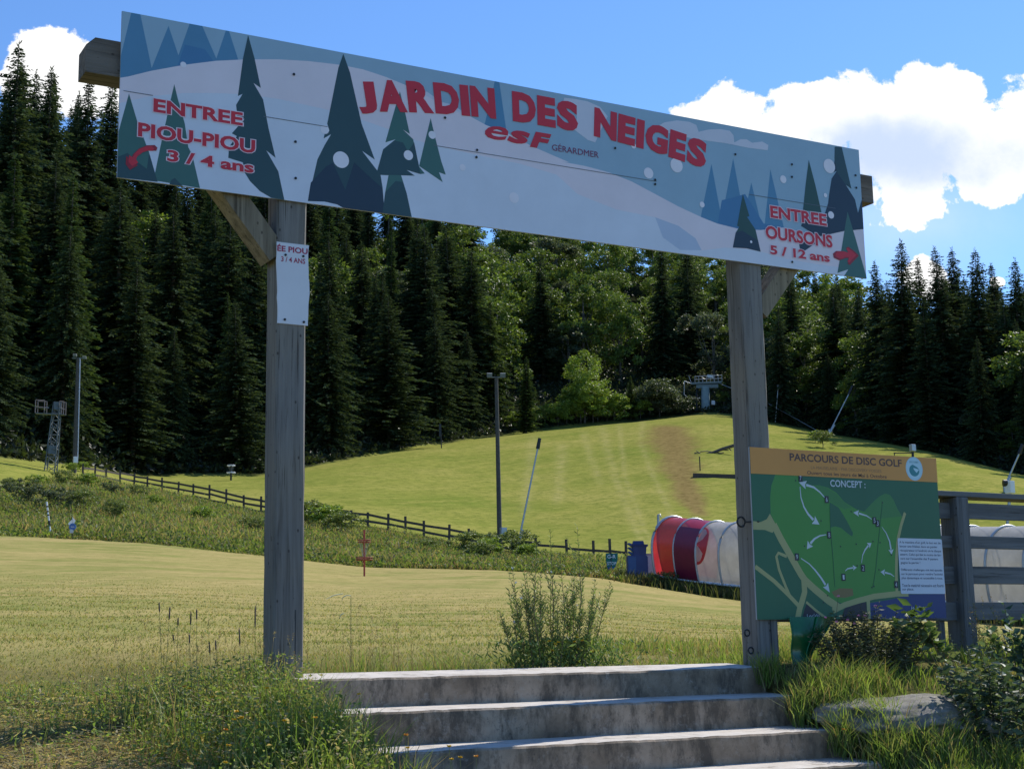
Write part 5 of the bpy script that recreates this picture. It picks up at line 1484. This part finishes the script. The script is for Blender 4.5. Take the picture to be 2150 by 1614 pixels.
# rough bank between field and fence
rng = np.random.default_rng(5)
n = 150000
u = rng.uniform(-200, 1420, n); e0 = node(0, u); e1 = np.where(u < 250, node(1, u) - 2, node(1, u) + .5)
D = e0 + (e1 - e0) * rng.random(n) ** .9
front = rng.random(n) < .12; D = np.where(front, e0 + rng.uniform(-.6, 2.5, n), D)
az = np.arctan((u - CX) / F_PX) + .507
x = CAM[0] + D * np.sin(az); y = CAM[1] + D * np.cos(az); z = ground_z(x, y)
patch = .5 + .5 * np.sin(x * .35 + 2 * np.sin(y * .21)) * np.sin(y * .4 + x * .11)
p2 = .5 + .5 * np.sin(x * .9 + y * .7 + 3 * np.sin(x * .23))
H = np.where(front, .55, 1) * (.26 + .48 * patch * p2) * rng.uniform(.5, 1.25, n) * np.where(u > 230, np.clip((e1 - D) / 9, .35, 1), 1)
keep = np.ones(n, bool)
C = pick([(.15, .195, .05), (.185, .225, .06), (.22, .215, .085), (.12, .165, .05)], n, rng)
dry = rng.random(n) < (.12 + .35 * p2); C[dry] = pick([(.27, .225, .12), (.31, .26, .14), (.23, .16, .10)], dry.sum(), rng)
C *= (.75 + .5 * patch)[:, None]
bl = blade_arrays(np.c_[x, y, z - .05], H, rng.uniform(.035, .075, n), rng.uniform(.15, .7, n), C, rng)
n2 = 60000; k = rng.integers(0, n, n2); P2 = np.c_[x[k], y[k], z[k]] + np.c_[rng.normal(0, .15, n2), rng.normal(0, .15, n2), H[k] * rng.uniform(.3, 1.0, n2)]
lf = leaf_arrays(P2, rng.normal(size=(n2, 3)) + [0, 0, .3], rng.uniform(.08, .20, n2), rng.uniform(.05, .11, n2), pick([(.12, .18, .042), (.15, .21, .05), (.09, .14, .04), (.18, .20, .08)], n2, rng) * (.7 + .6 * patch[k])[:, None], rng)
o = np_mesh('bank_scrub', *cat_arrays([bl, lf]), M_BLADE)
tag(o, 'rough tall grass and weeds covering the bank below the plank fence', 'grass', kind='stuff')

# right of the tunnel, under it and along the mown edge
n = 26000
s_ = rng.uniform(-2, nP * step_ + 2, n); off = rng.normal(.2, 1.0, n)
xx = A_.x + ax.x * s_ + nrm.x * off; yy = A_.y + ax.y * s_ + nrm.y * off; zz = ground_z(xx, yy)
C = pick([(.075, .095, .03), (.10, .11, .04), (.14, .12, .06), (.05, .075, .025)], n, rng)
o = np_mesh('tunnel_grass', *blade_arrays(np.c_[xx, yy, zz - .03], rng.uniform(.2, .62, n), rng.uniform(.03, .05, n), rng.uniform(.2, .6, n), C, rng), M_BLADE)
tag(o, 'uncut grass growing beneath the conveyor tunnel', 'grass', kind='stuff')

# mown field stubble, finer and denser near the camera
n = 200000
x, y, D, u = sample_uD(n, -700, 2500, 8.3, 32, rng, 2.0)
z = ground_z(x, y); k = (y > .32) | (x > 4.5) | (x < .9)
k &= ~((x > .9) & (x < 4.5) & (y < .3))
x, y, z, D = x[k], y[k], z[k], D[k]; n = len(x)
q = (.5 + .5 * np.sin(x * .9 + 1.7 * np.sin(y * .8)) * np.sin(y * 1.15 + .3 * x))
C = pick([(.27, .235, .085), (.32, .265, .11), (.36, .30, .135), (.21, .215, .06), (.17, .20, .045)], n, rng, .18)
g_ = rng.random(n) < .15 + .55 * q; C[g_] = pick([(.13, .19, .04), (.17, .22, .055)], g_.sum(), rng)
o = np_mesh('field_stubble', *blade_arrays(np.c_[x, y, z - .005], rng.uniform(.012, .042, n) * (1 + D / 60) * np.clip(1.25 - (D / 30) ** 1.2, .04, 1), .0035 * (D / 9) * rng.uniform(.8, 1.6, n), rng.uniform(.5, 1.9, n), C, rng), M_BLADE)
tag(o, 'short mown hay stubble covering the meadow', 'grass', kind='stuff')

GREEN = [(.17, .25, .055), (.21, .30, .065), (.135, .21, .05), (.25, .32, .09), (.22, .24, .10)]
DRY = [(.30, .25, .13), (.38, .32, .18), (.24, .19, .09)]
def patch_grass(n, xr, yr, hr, wr, dens=None, lean=(.1, .7), dryf=.15, pal=GREEN):
    x = rng.uniform(*xr, n); y = rng.uniform(*yr, n)
    if dens is not None:
        k = rng.random(n) < dens(x, y); x, y = x[k], y[k]; n = len(x)
    z = ground_z(x, y)
    C = pick(pal, n, rng, .22); d = rng.random(n) < dryf; C[d] = pick(DRY, d.sum(), rng)
    cl = .7 + .45 * np.sin(x * 7 + 2 * np.sin(y * 5)) * np.sin(y * 8 + x * 3)
    return blade_arrays(np.c_[x, y, z - .02], rng.uniform(*hr, n) * cl, rng.uniform(*wr, n), rng.uniform(*lean, n), C, rng)

def tuft_grass(centers, n_each, r, hr, wr, dryf=.12, pal=GREEN, lean=(.1, .9)):
    c = np.repeat(np.array(centers, float), n_each, 0); n = len(c)
    o = rng.normal(0, 1, (n, 2)) * r; x, y = c[:, 0] + o[:, 0], c[:, 1] + o[:, 1]
    z = ground_z(x, y); C = pick(pal, n, rng, .22); d = rng.random(n) < dryf; C[d] = pick(DRY, d.sum(), rng)
    return blade_arrays(np.c_[x, y, z - .02], rng.uniform(*hr, n), rng.uniform(*wr, n), rng.uniform(*lean, n), C, rng)

def step_front(x, y):  # keep the treads clear
    on = (x > 1.02) & (x < 4.34) & (y < .30) & (y > -1.6)
    return on

def seed_stems(pts, hr, col=(.22, .17, .10), head=(.30, .24, .15), hl=(.03, .08), hw=.008):
    """thin stems ending in a seed head of little scales"""
    parts = []; n = len(pts); pts = np.array(pts, float)
    H = rng.uniform(*hr, n); ln = rng.uniform(.05, .3, n); a = rng.uniform(0, 6.28, n)
    d = np.c_[np.cos(a), np.sin(a), np.zeros(n)] * (H * ln)[:, None]
    sidev = np.array([AX[0, 0], AX[1, 0], 0]) * .0011
    m = pts + np.c_[np.zeros((n, 2)), H * .55] + d * .3; t = pts + np.c_[np.zeros((n, 2)), H] + d
    V = np.stack([pts - sidev, pts + sidev, m - sidev, m + sidev, t], 1).reshape(-1, 3)
    i = np.arange(n)[:, None] * 5; Fc = np.stack([i + [0, 1, 2], i + [1, 3, 2], i + [2, 3, 4]], 1).reshape(-1, 3)
    parts.append((V, Fc, np.repeat(pick([col, (.16, .18, .06)], n, rng), 5, 0)))
    k = 16; tt = np.repeat(t, k, 0); dd = np.repeat((t - m) / np.linalg.norm(t - m, axis=1, keepdims=True), k, 0)
    hh = np.repeat(rng.uniform(*hl, n), k)
    P = tt - dd * (hh * rng.random(n * k))[:, None] + rng.normal(0, hw * .35, (n * k, 3))
    parts.append(leaf_arrays(P, dd + rng.normal(0, .5, (n * k, 3)), rng.uniform(.006, .014, n * k), rng.uniform(.002, .005, n * k), pick([head, tuple(c * .7 for c in head)], n * k, rng), rng))
    return cat_arrays(parts)

def dens_left(x, y):
    c = np.exp(-(((x - .75) / .62) ** 2 + ((y + .75) / .95) ** 2))
    straw = np.exp(-(((x + .6) / .75) ** 2 + ((y + 1.1) / .7) ** 2))
    return np.clip(.22 + 1.1 * c - .25 * straw, .05, 1) * ~step_front(x, y)

parts = []
parts.append(patch_grass(48000, (-2.6, 1.35), (-2.3, .75), (.04, .17), (.004, .008), dens_left, dryf=.35))
parts.append(patch_grass(11000, (.0, 1.35), (-1.9, .25), (.14, .40), (.004, .010), lambda x, y: np.exp(-(((x - .80) / .45) ** 2 + ((y + .6) / .75) ** 2)) * ~step_front(x, y), dryf=.12))
tc = [(.95 + .35 * math.sin(i * 2.4) + .1, -.55 - .32 * i * .35) for i in range(9)]
parts.append(tuft_grass([(1.0, -.55), (1.05, -.75), (1.12, -.95), (1.25, -1.30), (1.45, -1.72), (.9, -1.1), (.7, -.9), (.86, -.1), (.6, -.3)], 150, .065, (.12, .36), (.004, .009), dryf=.25))
# straw and clippings left foreground
n = 22000; x = rng.uniform(-2.4, .6, n); y = rng.uniform(-2.2, .6, n); z = ground_z(x, y)
k = rng.random(n) < np.clip(.25 + 1.0 * np.exp(-(((x + .5) / .8) ** 2 + ((y + 1.1) / .75) ** 2)), 0, 1); x, y, z = x[k], y[k], z[k]; n = len(x)
a = rng.uniform(0, 6.28, n)
parts.append(leaf_arrays(np.c_[x, y, z + rng.uniform(.0, .035, n)], np.c_[np.cos(a), np.sin(a), rng.normal(0, .22, n)], rng.uniform(.05, .16, n), rng.uniform(.003, .007, n), pick([(.42, .34, .19), (.34, .27, .15), (.50, .42, .26), (.22, .17, .10)], n, rng), rng))
n = 42000; x = rng.uniform(-1.8, 1.35, n); y = rng.uniform(-2.2, .5, n); k = rng.random(n) < np.clip(dens_left(x, y) + .1, 0, 1) * ~step_front(x, y); x, y = x[k], y[k]; n = len(x); z = ground_z(x, y)
hh = rng.random(n) ** 1.3 * .22 * (.4 + dens_left(x, y))
parts.append(leaf_arrays(np.c_[x, y, z + hh], np.c_[rng.normal(size=(n, 2)), rng.uniform(-.2, .8, n)], rng.uniform(.012, .035, n), rng.uniform(.007, .018, n), pick([(.19, .27, .07), (.24, .32, .095), (.15, .22, .06), (.30, .31, .15), (.37, .32, .19)], n, rng), rng))
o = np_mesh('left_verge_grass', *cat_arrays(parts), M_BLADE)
tag(o, 'tangled grass, straw and weeds around the foot of the left post', 'grass', kind='stuff')

parts = []
# strip behind the top step
parts.append(patch_grass(15000, (.95, 4.45), (.30, 1.15), (.04, .16), (.004, .008), lambda x, y: np.clip(1.15 - (y - .3) * .9 - .75 * (x > 2.95), .05, 1), dryf=.3))
parts.append(patch_grass(2600, (1.0, 2.9), (.32, .8), (.12, .30), (.003, .006), dryf=.35))
parts.append(patch_grass(9000, (-2.8, .95), (.5, 1.6), (.03, .13), (.004, .008), dryf=.35))
o = np_mesh('threshold_grass', *cat_arrays(parts), M_BLADE)
tag(o, 'ragged strip of uncut grass behind the top concrete step', 'grass', kind='stuff')

parts = []
parts.append(patch_grass(46000, (4.30, 8.2), (-2.4, 1.2), (.05, .17), (.004, .009), lambda x, y: ~step_front(x, y) * np.clip(.8 - .2 * (y > .3) - .75 * ((x > 4.4) & (x < 5.9) & (y > -.50) & (y < .25)), 0, 1), dryf=.10, pal=GREEN + [(.17, .25, .045)]))
parts.append(tuft_grass([(4.42, -.52), (4.38, -.72), (4.5, -.65), (4.62, -.6), (4.85, -.62), (4.40, -1.2), (4.6, -1.4), (4.85, -1.3), (4.5, -1.0), (5.0, -1.6), (4.3, -1.65), (4.05, -1.60)], 300, .075, (.07, .24), (.004, .010), dryf=.15))
parts.append(patch_grass(12000, (4.9, 9.5), (.2, 3.6), (.07, .22), (.004, .009), dryf=.35))
parts.append(tuft_grass([(4.27, -.54), (4.22, -.60), (4.33, -.56), (4.30, -.90), (4.25, -.96), (4.34, -.93), (4.30, -.18), (4.36, -.15)], 110, .035, (.10, .24), (.004, .009)))
parts.append(patch_grass(9000, (2.3, 4.7), (-2.1, -1.40), (.09, .22), (.005, .011), lambda x, y: np.clip((x - 2.1) / 1.6, .15, 1), dryf=.08, pal=[(.13, .215, .036), (.17, .26, .05), (.2, .28, .06)]))
parts.append(tuft_grass([(1.62, -1.62), (1.95, -1.62), (2.25, -1.64)], 90, .07, (.08, .22), (.005, .010)))
o = np_mesh('right_verge_grass', *cat_arrays(parts), M_BLADE)
tag(o, 'bright uncut grass right of the steps and along the last step', 'grass', kind='stuff')

# seed heads rising over the verge
P = []
for (n, xr, yr) in ((150, (-.1, 1.0), (-.9, .5)), (60, (.95, 2.2), (.3, .9)), (40, (1.0, 1.4), (-1.6, -.2)), (60, (5.9, 8.0), (-.2, 1.2))):
    x = rng.uniform(*xr, n); y = rng.uniform(*yr, n); k = ~step_front(x, y); z = ground_z(x, y)
    P += [(a, b, c) for a, b, c in zip(x[k], y[k], z[k])]
o = np_mesh('seed_head_grass', *seed_stems(P, (.22, .50)), M_BLADE)
tag(o, 'thin brown seed heads rising above the verge grass', 'grass', kind='stuff')

# timothy stems one can count, left of the left post
def stem_thing(name, label, cat, group, u, v, D, hl, head_col, loc_r=.0):
    t = pt(u, v, D); b = Vector((t.x + random.uniform(-.04, .04), t.y + random.uniform(-.04, .04), 0)); b.z = gz(b.x, b.y)
    th = thing(name, label, cat, b, group)
    m_ = b.lerp(t, .6) + Vector((random.uniform(-.015, .015), 0, 0)); d = (t - m_).normalized()
    solid_tube('stem', [b, m_, t - d * hl], [.0016, .0013, .0010], plain('stem_green', (.15, .17, .06), .7), th, 5)
    solid_tube('seed_head', [t - d * hl, t - d * hl * .85, t - d * hl * .15, t], [.0015, .0042, .0040, .001], plain('seed_head_' + cat, head_col, .9, vary=.3, scale=90), th, 7)
for (u, v, hl) in ((334, 1264, .05), (357, 1272, .07), (374, 1296, .045), (413, 1278, .055), (401, 1284, .07), (363, 1331, .035), (397, 1330, .05), (502, 1316, .10), (536, 1270, .12), (439, 1345, .07), (452, 1342, .06)):
    stem_thing('timothy_stem', 'single timothy grass stem with dark cylinder head left of the left post', 'grass stem', 'timothy stems left of the post', u, v, 8.2 + random.uniform(-.3, .3), hl, (.10, .075, .06))
for (pts) in ([(548 + 188, 1250), (551 + 188, 1330)],):
    pass
mb = MB()
b = on_y(737, 1405, .55); b[2] = gz(b[0], b[1]); top = on_y(737, 1250, .55)
th = thing('dry_blade_tuft', 'lone tall grass stem with pale curled dry blades behind the top step', 'grass stem', b)
solid_tube('stem', [b, Vector(b).lerp(Vector(top), .5), top], [.0028, .0022, .0018], plain('stem_green', (.15, .17, .06), .7), th, 5)
for pts in ([(737, 1250), (728, 1249), (720, 1254), (717, 1262)], [(720, 1246), (708, 1248), (697, 1251), (684, 1258)], [(722, 1287), (716, 1290), (713, 1298)]):
    solid_tube('dry_blade', [on_y(a, c, .55) for a, c in pts], [.003, .0036, .003, .001][:len(pts)], plain('dry_blade', (.62, .60, .36), .6), th, 5)

# yellow hawkweed flowers
M_YEL = plain('petal_yellow', (.75, .48, .02), .5); M_ORP = plain('petal_orange', (.72, .33, .03), .5)
yel = [(386, 1441, 7.6), (398, 1445, 7.6), (497, 1494, 7.0), (508, 1506, 7.0), (492, 1511, 7.0), (474, 1532, 6.9), (473, 1601, 6.7), (597, 1513, 7.0), (662, 1507, 7.1), (754, 1457, 7.9), (852, 1543, 7.0), (856, 1570, 6.9),
       (943, 1567, 6.8), (948, 1594, 6.7), (966, 1590, 6.7), (1000, 1588, 6.7), (560, 1445, 7.5), (360, 1389, 8.2), (480, 1565, 6.8), (505, 1508, 7.0), (1771, 1531, 9.4), (1843, 1519, 9.8), (1860, 1522, 9.8), (445, 1463, 7.4)]
for i, (u, v, D) in enumerate(yel):
    t = pt(u, v, D); b = Vector((t.x + random.uniform(-.03, .03), t.y + random.uniform(-.03, .03), 0)); b.z = min(gz(b.x, b.y), t.z - .05)
    th = thing('hawkweed_flower', 'small yellow flower on a thin stem in the verge grass', 'flower', b, 'yellow flowers in the verge')
    solid_tube('stem', [b, b.lerp(t, .5) + Vector((.008, 0, 0)), t], [.0018, .0014, .0012], plain('stem_green', (.15, .17, .06), .7), th, 5)
    V, Fc, C = leaf_arrays(np.repeat([[t.x, t.y, t.z]], 34, 0), np.c_[np.cos(np.arange(34) * 2.4), np.sin(np.arange(34) * 2.4), rng.uniform(.1, 1.0, 34)], rng.uniform(.010, .016, 34), np.full(34, .005), np.ones((34, 3)), rng)
    o = np_mesh('blossom', V - np.array(b), Fc, None, M_YEL if i % 5 else M_ORP, th)

# ------------------------------------------------------------------ single plants
def leafy_stems(bases, tops, leaf_n, L, W, cols, stem_col, rng, branch=0, stem_r=.0035, taper=.35, t0=.12, along=.55, curl=.3):
    """stems with leaves spiralling up; returns (stems MB, leaves arrays)"""
    mb = MB(); P, Dn, LL, WW, CC = [], [], [], [], []
    for b, t in zip(bases, tops):
        b, t = Vector(b), Vector(t); h = (t - b).length
        mid = b.lerp(t, .5) + Vector((rng.normal() * .03, rng.normal() * .03, 0)) * h
        def pos(s): return b.lerp(mid, s * 2) if s < .5 else mid.lerp(t, s * 2 - 1)
        mb.tube([pos(0), pos(.25), pos(.5), pos(.75), pos(1)], [stem_r, stem_r * .9, stem_r * .75, stem_r * .5, stem_r * .25], 5)
        axes = [(pos, 1.0, 0, leaf_n)]
        for k in range(branch):
            s0 = rng.uniform(.25, .75); a = rng.uniform(0, 6.28); bl = h * rng.uniform(.12, .28); p0 = pos(s0)
            e = p0 + Vector((math.cos(a) * .45, math.sin(a) * .45, 1)).normalized() * bl
            mb.tube([p0, p0.lerp(e, .5), e], [stem_r * .5, stem_r * .35, stem_r * .2], 4)
            axes.append((lambda s, p0=p0, e=e: p0.lerp(e, s), .7, 0, max(6, int(leaf_n * .3))))
        for fn, sc, _, cnt in axes:
            for j in range(cnt):
                s = t0 + (1 - t0) * (j + rng.random()) / cnt; a = j * 2.4 + rng.uniform(-.4, .4)
                p = fn(min(1, s)); P.append(tuple(p)); u_ = along + rng.normal() * .25
                Dn.append((math.cos(a), math.sin(a), u_)); q = (1 - taper * s) * rng.uniform(.6, 1.2) * sc
                LL.append(L * q); WW.append(W * q); CC.append(cols[rng.integers(0, len(cols))])
    A3 = [np.array(k, float) for k in (P, Dn, LL, WW, CC)]
    A3[4] = A3[4] * rng.uniform(.8, 1.2, (len(P), 1))
    return mb, leaf_arrays(A3[0], A3[1], A3[2], A3[3], A3[4], rng, fold=curl)

rng = np.random.default_rng(77)
# tall weed clump behind the top step
YW = .52
tips = [(1068, 1238), (1076, 1192), (1100, 1190), (1105, 1205), (1127, 1140), (1155, 1110), (1157, 1178), (1176, 1170), (1212, 1104), (1208, 1185), (1250, 1216), (1282, 1222), (1240, 1260), (1050, 1285), (1120, 1230), (1140, 1240), (1190, 1232), (1225, 1250),
        (1085, 1255), (1170, 1250), (1095, 1225), (1135, 1200), (1200, 1215), (1262, 1245)]
bases, tops = [], []
for i, (u, v) in enumerate(tips):
    yy = YW + rng.uniform(-.12, .14); t = on_y(u, v, yy)
    bu = 1165 + (u - 1165) * .62; b = on_y(bu, 1400, yy); b[2] = gz(b[0], b[1]) - .02
    bases.append(b); tops.append(t)
root = thing('weed_clump', 'tall feathery green weed clump growing right behind the top concrete step', 'plant', (bases[8][0], YW, gz(bases[8][0], YW)))
WC = [(.13, .21, .065), (.17, .25, .08), (.10, .16, .055), (.20, .27, .075)]
mb, lf = leafy_stems(bases, tops, 60, .052, .013, WC, None, rng, branch=8, stem_r=.0040, along=.8)
mb.build('stems', plain('weed_stem', (.16, .13, .07), .8, vary=.3, scale=20), root)
n = 2200; bx = rng.normal(0, .26, n) + root.location.x; by = YW + rng.normal(0, .08, n); bz = rng.uniform(.0, .24, n)
lf2 = leaf_arrays(np.c_[bx, by, ground_z(bx, by) + bz], np.c_[rng.normal(0, .7, n), rng.normal(0, .7, n), rng.uniform(.2, 1.2, n)], rng.uniform(.03, .07, n), rng.uniform(.008, .016, n), pick(WC, n, rng), rng)
V, Fc, C = cat_arrays([lf, lf2]); np_mesh('leaves', V - np.array(root.location), Fc, C, M_LEAF, root)
fl = [(1166, 1352), (1172, 1348), (1212, 1338), (1205, 1347), (1222, 1344), (1216, 1362), (1153, 1345), (1243, 1367), (1160, 1365)]
for u, v in fl:
    c = on_y(u, v, YW - .13); k = 26
    V, Fc, C = leaf_arrays(np.repeat([c], k, 0), np.c_[np.cos(np.arange(k) * 2.4), np.sin(np.arange(k) * 2.4) - .5, rng.uniform(-.2, .9, k)], rng.uniform(.010, .017, k), np.full(k, .006), np.ones((k, 3)), rng)
    np_mesh('yellow_flower', V - np.array(root.location), Fc, None, M_YEL, root)
for u, v in ((1075, 1192), (1083, 1222), (1094, 1254), (1158, 1200), (1213, 1296), (1240, 1300), (1080, 1305), (1113, 1276), (1212, 1270)):
    c = on_y(u, v, YW - .05); k = 14
    V, Fc, C = leaf_arrays(np.repeat([c], k, 0), rng.normal(size=(k, 3)), rng.uniform(.007, .013, k), np.full(k, .005), np.ones((k, 3)), rng)
    np_mesh('white_seed_tuft', V - np.array(root.location), Fc, None, M_WHITE, root)

# knapweed bush under the map board
root = thing('knapweed_bush', 'dense grey green bush with small pink flowers under the map board', 'bush', (5.15, -.32, gz(5.15, -.32)))
bases, tops = [], []
for i in range(120):
    a = rng.uniform(0, 6.28); r = math.sqrt(rng.random())
    bx, by = 5.12 + .52 * r * math.cos(a), -.30 + .20 * r * math.sin(a)
    hh = (.40 - .12 * r ** 2) * rng.uniform(.62, 1.02)
    bases.append((5.12 + (bx - 5.12) * .7, by, gz(bx, by))); tops.append((bx + rng.normal() * .05, by - .08 * rng.random(), gz(bx, by) + hh))
KC = [(.085, .105, .06), (.11, .13, .08), (.065, .085, .045), (.14, .155, .10), (.075, .10, .04)]
mb, lf = leafy_stems(bases, tops, 30, .050, .017, KC, None, rng, branch=1, stem_r=.003, along=.25, t0=.05)
mb.build('stems', plain('bush_stem', (.07, .055, .035), .9), root)
V, Fc, C = lf; np_mesh('leaves', V - np.array(root.location), Fc, C, M_LEAF, root)
M_PNK = plain('petal_pink', (.50, .22, .42), .6); M_PAL = plain('bud_pale', (.50, .48, .34), .7)
for i, (u, v) in enumerate([(1733, 1297), (1760, 1252), (1802, 1293), (1817, 1293), (1838, 1272), (1795, 1310), (1757, 1306), (1780, 1302), (1870, 1300), (1765, 1294), (1824, 1289)]):
    c = on_y(u, v, -.42); k = 30
    V, Fc, C = leaf_arrays(np.repeat([c], k, 0), np.c_[rng.normal(size=(k, 2)), rng.uniform(.0, 1.4, k)], rng.uniform(.010, .018, k), np.full(k, .0035), np.ones((k, 3)), rng)
    np_mesh('pink_flower' if i < 8 else 'pale_bud', V - np.array(root.location), Fc, None, M_PNK if i < 8 else M_PAL, root)
    b = Vector((c[0] + rng.normal() * .02, c[1] + .06, c[2] - .22)); solid_tube('flower_stem', [b, c], [.002, .0014], plain('bush_stem', (.07, .055, .035), .9), root, 4)

# broad leaved sapling on the right of the bush
root = thing('broadleaf_sapling', 'young plant with large bright leaves between the map board and railing post', 'plant', (5.72, -.42, gz(5.72, -.42)))
bases = [(5.72 + .05 * k, -.42, gz(5.72, -.42)) for k in range(-3, 3)]
tops = [tuple(on_y(u, v, -.42)) for u, v in ((1875, 1298), (1895, 1275), (1912, 1268), (1925, 1290), (1935, 1320), (1950, 1345))]
mb, lf = leafy_stems(bases, tops, 15, .115, .05, [(.10, .17, .045), (.14, .21, .06), (.075, .125, .045), (.17, .22, .11)], None, rng, branch=1, stem_r=.004, along=.25, t0=.35, taper=.1)
mb.build('stems', plain('weed_stem', (.16, .13, .07), .8), root)
V, Fc, C = lf; np_mesh('leaves', V - np.array(root.location), Fc, C, M_LEAF, root)

# low white-edged weeds at the bush foot and along the right verge
for i, (x, y, lab, sc) in enumerate(((5.75, -.75, 'low weed with small pale leaves right of the pink flowered bush', 1.0), (6.25, -.35, 'thin reddish weed in front of the railing post foot', 1.2))):
    root = thing('verge_weed', lab, 'plant', (x, y, gz(x, y)))
    bases, tops = [], []
    for k in range(16):
        bx, by = x + rng.normal() * .12, y + rng.normal() * .10
        bases.append((bx, by, gz(bx, by))); tops.append((bx + rng.normal() * .06, by + rng.normal() * .04, gz(bx, by) + .34 * sc * rng.uniform(.5, 1.1)))
    mb, lf = leafy_stems(bases, tops, 18, .034, .012, [(.15, .19, .10), (.20, .24, .15), (.11, .14, .06)] if i == 0 else [(.12, .12, .06), (.16, .12, .08), (.10, .13, .05)], None, rng, branch=2, stem_r=.002)
    mb.build('stems', plain('weed_stem', (.16, .13, .07), .8), root)
    V, Fc, C = lf; np_mesh('leaves', V - np.array(root.location), Fc, C, M_LEAF, root)

# dark leafy shrub at the lower right corner
def corner_shrub(name, lab, cx, cy, rx, ry, H, n, L, W, cols, seed, along=.15):
    rg = np.random.default_rng(seed); g0 = gz(cx, cy)
    root = thing(name, lab, 'shrub', (cx, cy, g0)); bases, tops = [], []
    for i in range(n):
        a = rg.uniform(0, 6.28); r = math.sqrt(rg.random()); bx, by = cx + rx * r * math.cos(a), cy + ry * r * math.sin(a)
        bases.append((cx + (bx - cx) * .6, cy + (by - cy) * .6, gz(bx, by))); tops.append((bx, by, gz(bx, by) + H * (1 - .35 * r * r) * rg.uniform(.6, 1.05)))
    mb, lf = leafy_stems(bases, tops, 20, L, W, cols, None, rg, branch=2, stem_r=.0035, along=along, t0=.12, taper=.15)
    mb.build('stems', plain('bush_stem', (.07, .055, .035), .9), root)
    V, Fc, C = lf; np_mesh('leaves', V - np.array(root.location), Fc, C, M_LEAF, root)
DKL = [(.055, .09, .05), (.075, .12, .06), (.10, .145, .08), (.05, .08, .04), (.16, .20, .14)]
c = on_y(2115, 1560, -1.35)
corner_shrub('dark_shrub', 'dark broad leaved shrub filling the lower right corner', c[0], -1.35, .42, .35, .62, 46, .075, .038, DKL, 5)
c = on_y(2140, 1440, -.75)
corner_shrub('round_leaf_shrub', 'taller shrub with round blue green leaves at the right edge above the dark shrub', c[0] + .12, -.75, .30, .22, .62, 16, .085, .060, [(.05, .10, .08), (.07, .13, .10), (.10, .17, .06)], 6, along=.5)

# green plastic sheet behind the bush
root = thing('green_plastic_sheet', 'glossy dark green curved plastic sheet standing between right post and bush', 'plastic sheet', (4.82, -.02, gz(4.82, -.02)))
mb = MB(); n = 18; vs = []
for i in range(n + 1):
    f = i / n; z = -.22 + .54 * f
    xr = 5.06 - .26 * math.sin(min(1.57, max(0, (1 - f)) * 2.2))
    for k in range(5):
        x = 4.66 + .0 + (xr - 4.66) * k / 4
        vs.append((x, -.03 - .05 * math.sin(k / 4 * math.pi) + .01 * math.sin(f * 14), z))
mb.add(vs, [(i * 5 + k, i * 5 + k + 1, (i + 1) * 5 + k + 1, (i + 1) * 5 + k) for i in range(n) for k in range(4)], 0, True)
mb.build('sheet', plain('green_gloss', (.008, .11, .035), .18, vary=.35, scale=6, spec=.6), root)
mb = MB()
for k in (0, 2, 4): mb.tube([Vector(vs[i * 5 + k]) - Vector((0, .006, 0)) for i in range(n + 1)], .006, 5)
mb.build('folded_edge', plain('green_gloss', (.012, .15, .05), .2), root)

# boulder on the right
c = on_y(1915, 1500, -.95)
import bmesh
bm = bmesh.new(); bmesh.ops.create_icosphere(bm, subdivisions=5, radius=1)
from mathutils import noise as mn
for v in bm.verts:
    p = v.co.copy(); d = 1 + .16 * mn.fractal(p * 1.3 + Vector((3, 1, 7)), .8, 2.0, 5) + .03 * mn.fractal(p * 6, .8, 2, 4)
    v.co = Vector((p.x * .60 * d, p.y * .34 * d, (max(p.z, -.6) * .13 * d) + .02 * math.sin(p.x * 5)))
me = bpy.data.meshes.new('boulder'); bm.to_mesh(me); bm.free()
for p_ in me.polygons: p_.use_smooth = True
mR, nt, bs, out = new_mat('lichen_rock')
cR = ramp(nt, nz(nt, 7, 7, .7), [(.3, (.07, .065, .055)), (.5, (.19, .175, .15)), (.7, (.33, .31, .26))])
cR = mixc(nt, ramp(nt, nz(nt, 14, 5, .7, seed=3), [(.52, (0, 0, 0)), (.66, (.8, .8, .8))]), cR, (.13, .14, .07))
nt.links.new(cR, bs.inputs['Base Color']); bs.inputs['Roughness'].default_value = .92; bump(nt, bs, nz(nt, 22, 7, .75, seed=5), .8, .012)
me.materials.append(mR)
o = link('boulder', me, None, (c[0], -.95, c[2] - .02)); o.rotation_euler = (.12, .03, -.45)
tag(o, 'long low grey boulder with mossy patches in the grass on the right', 'rock')
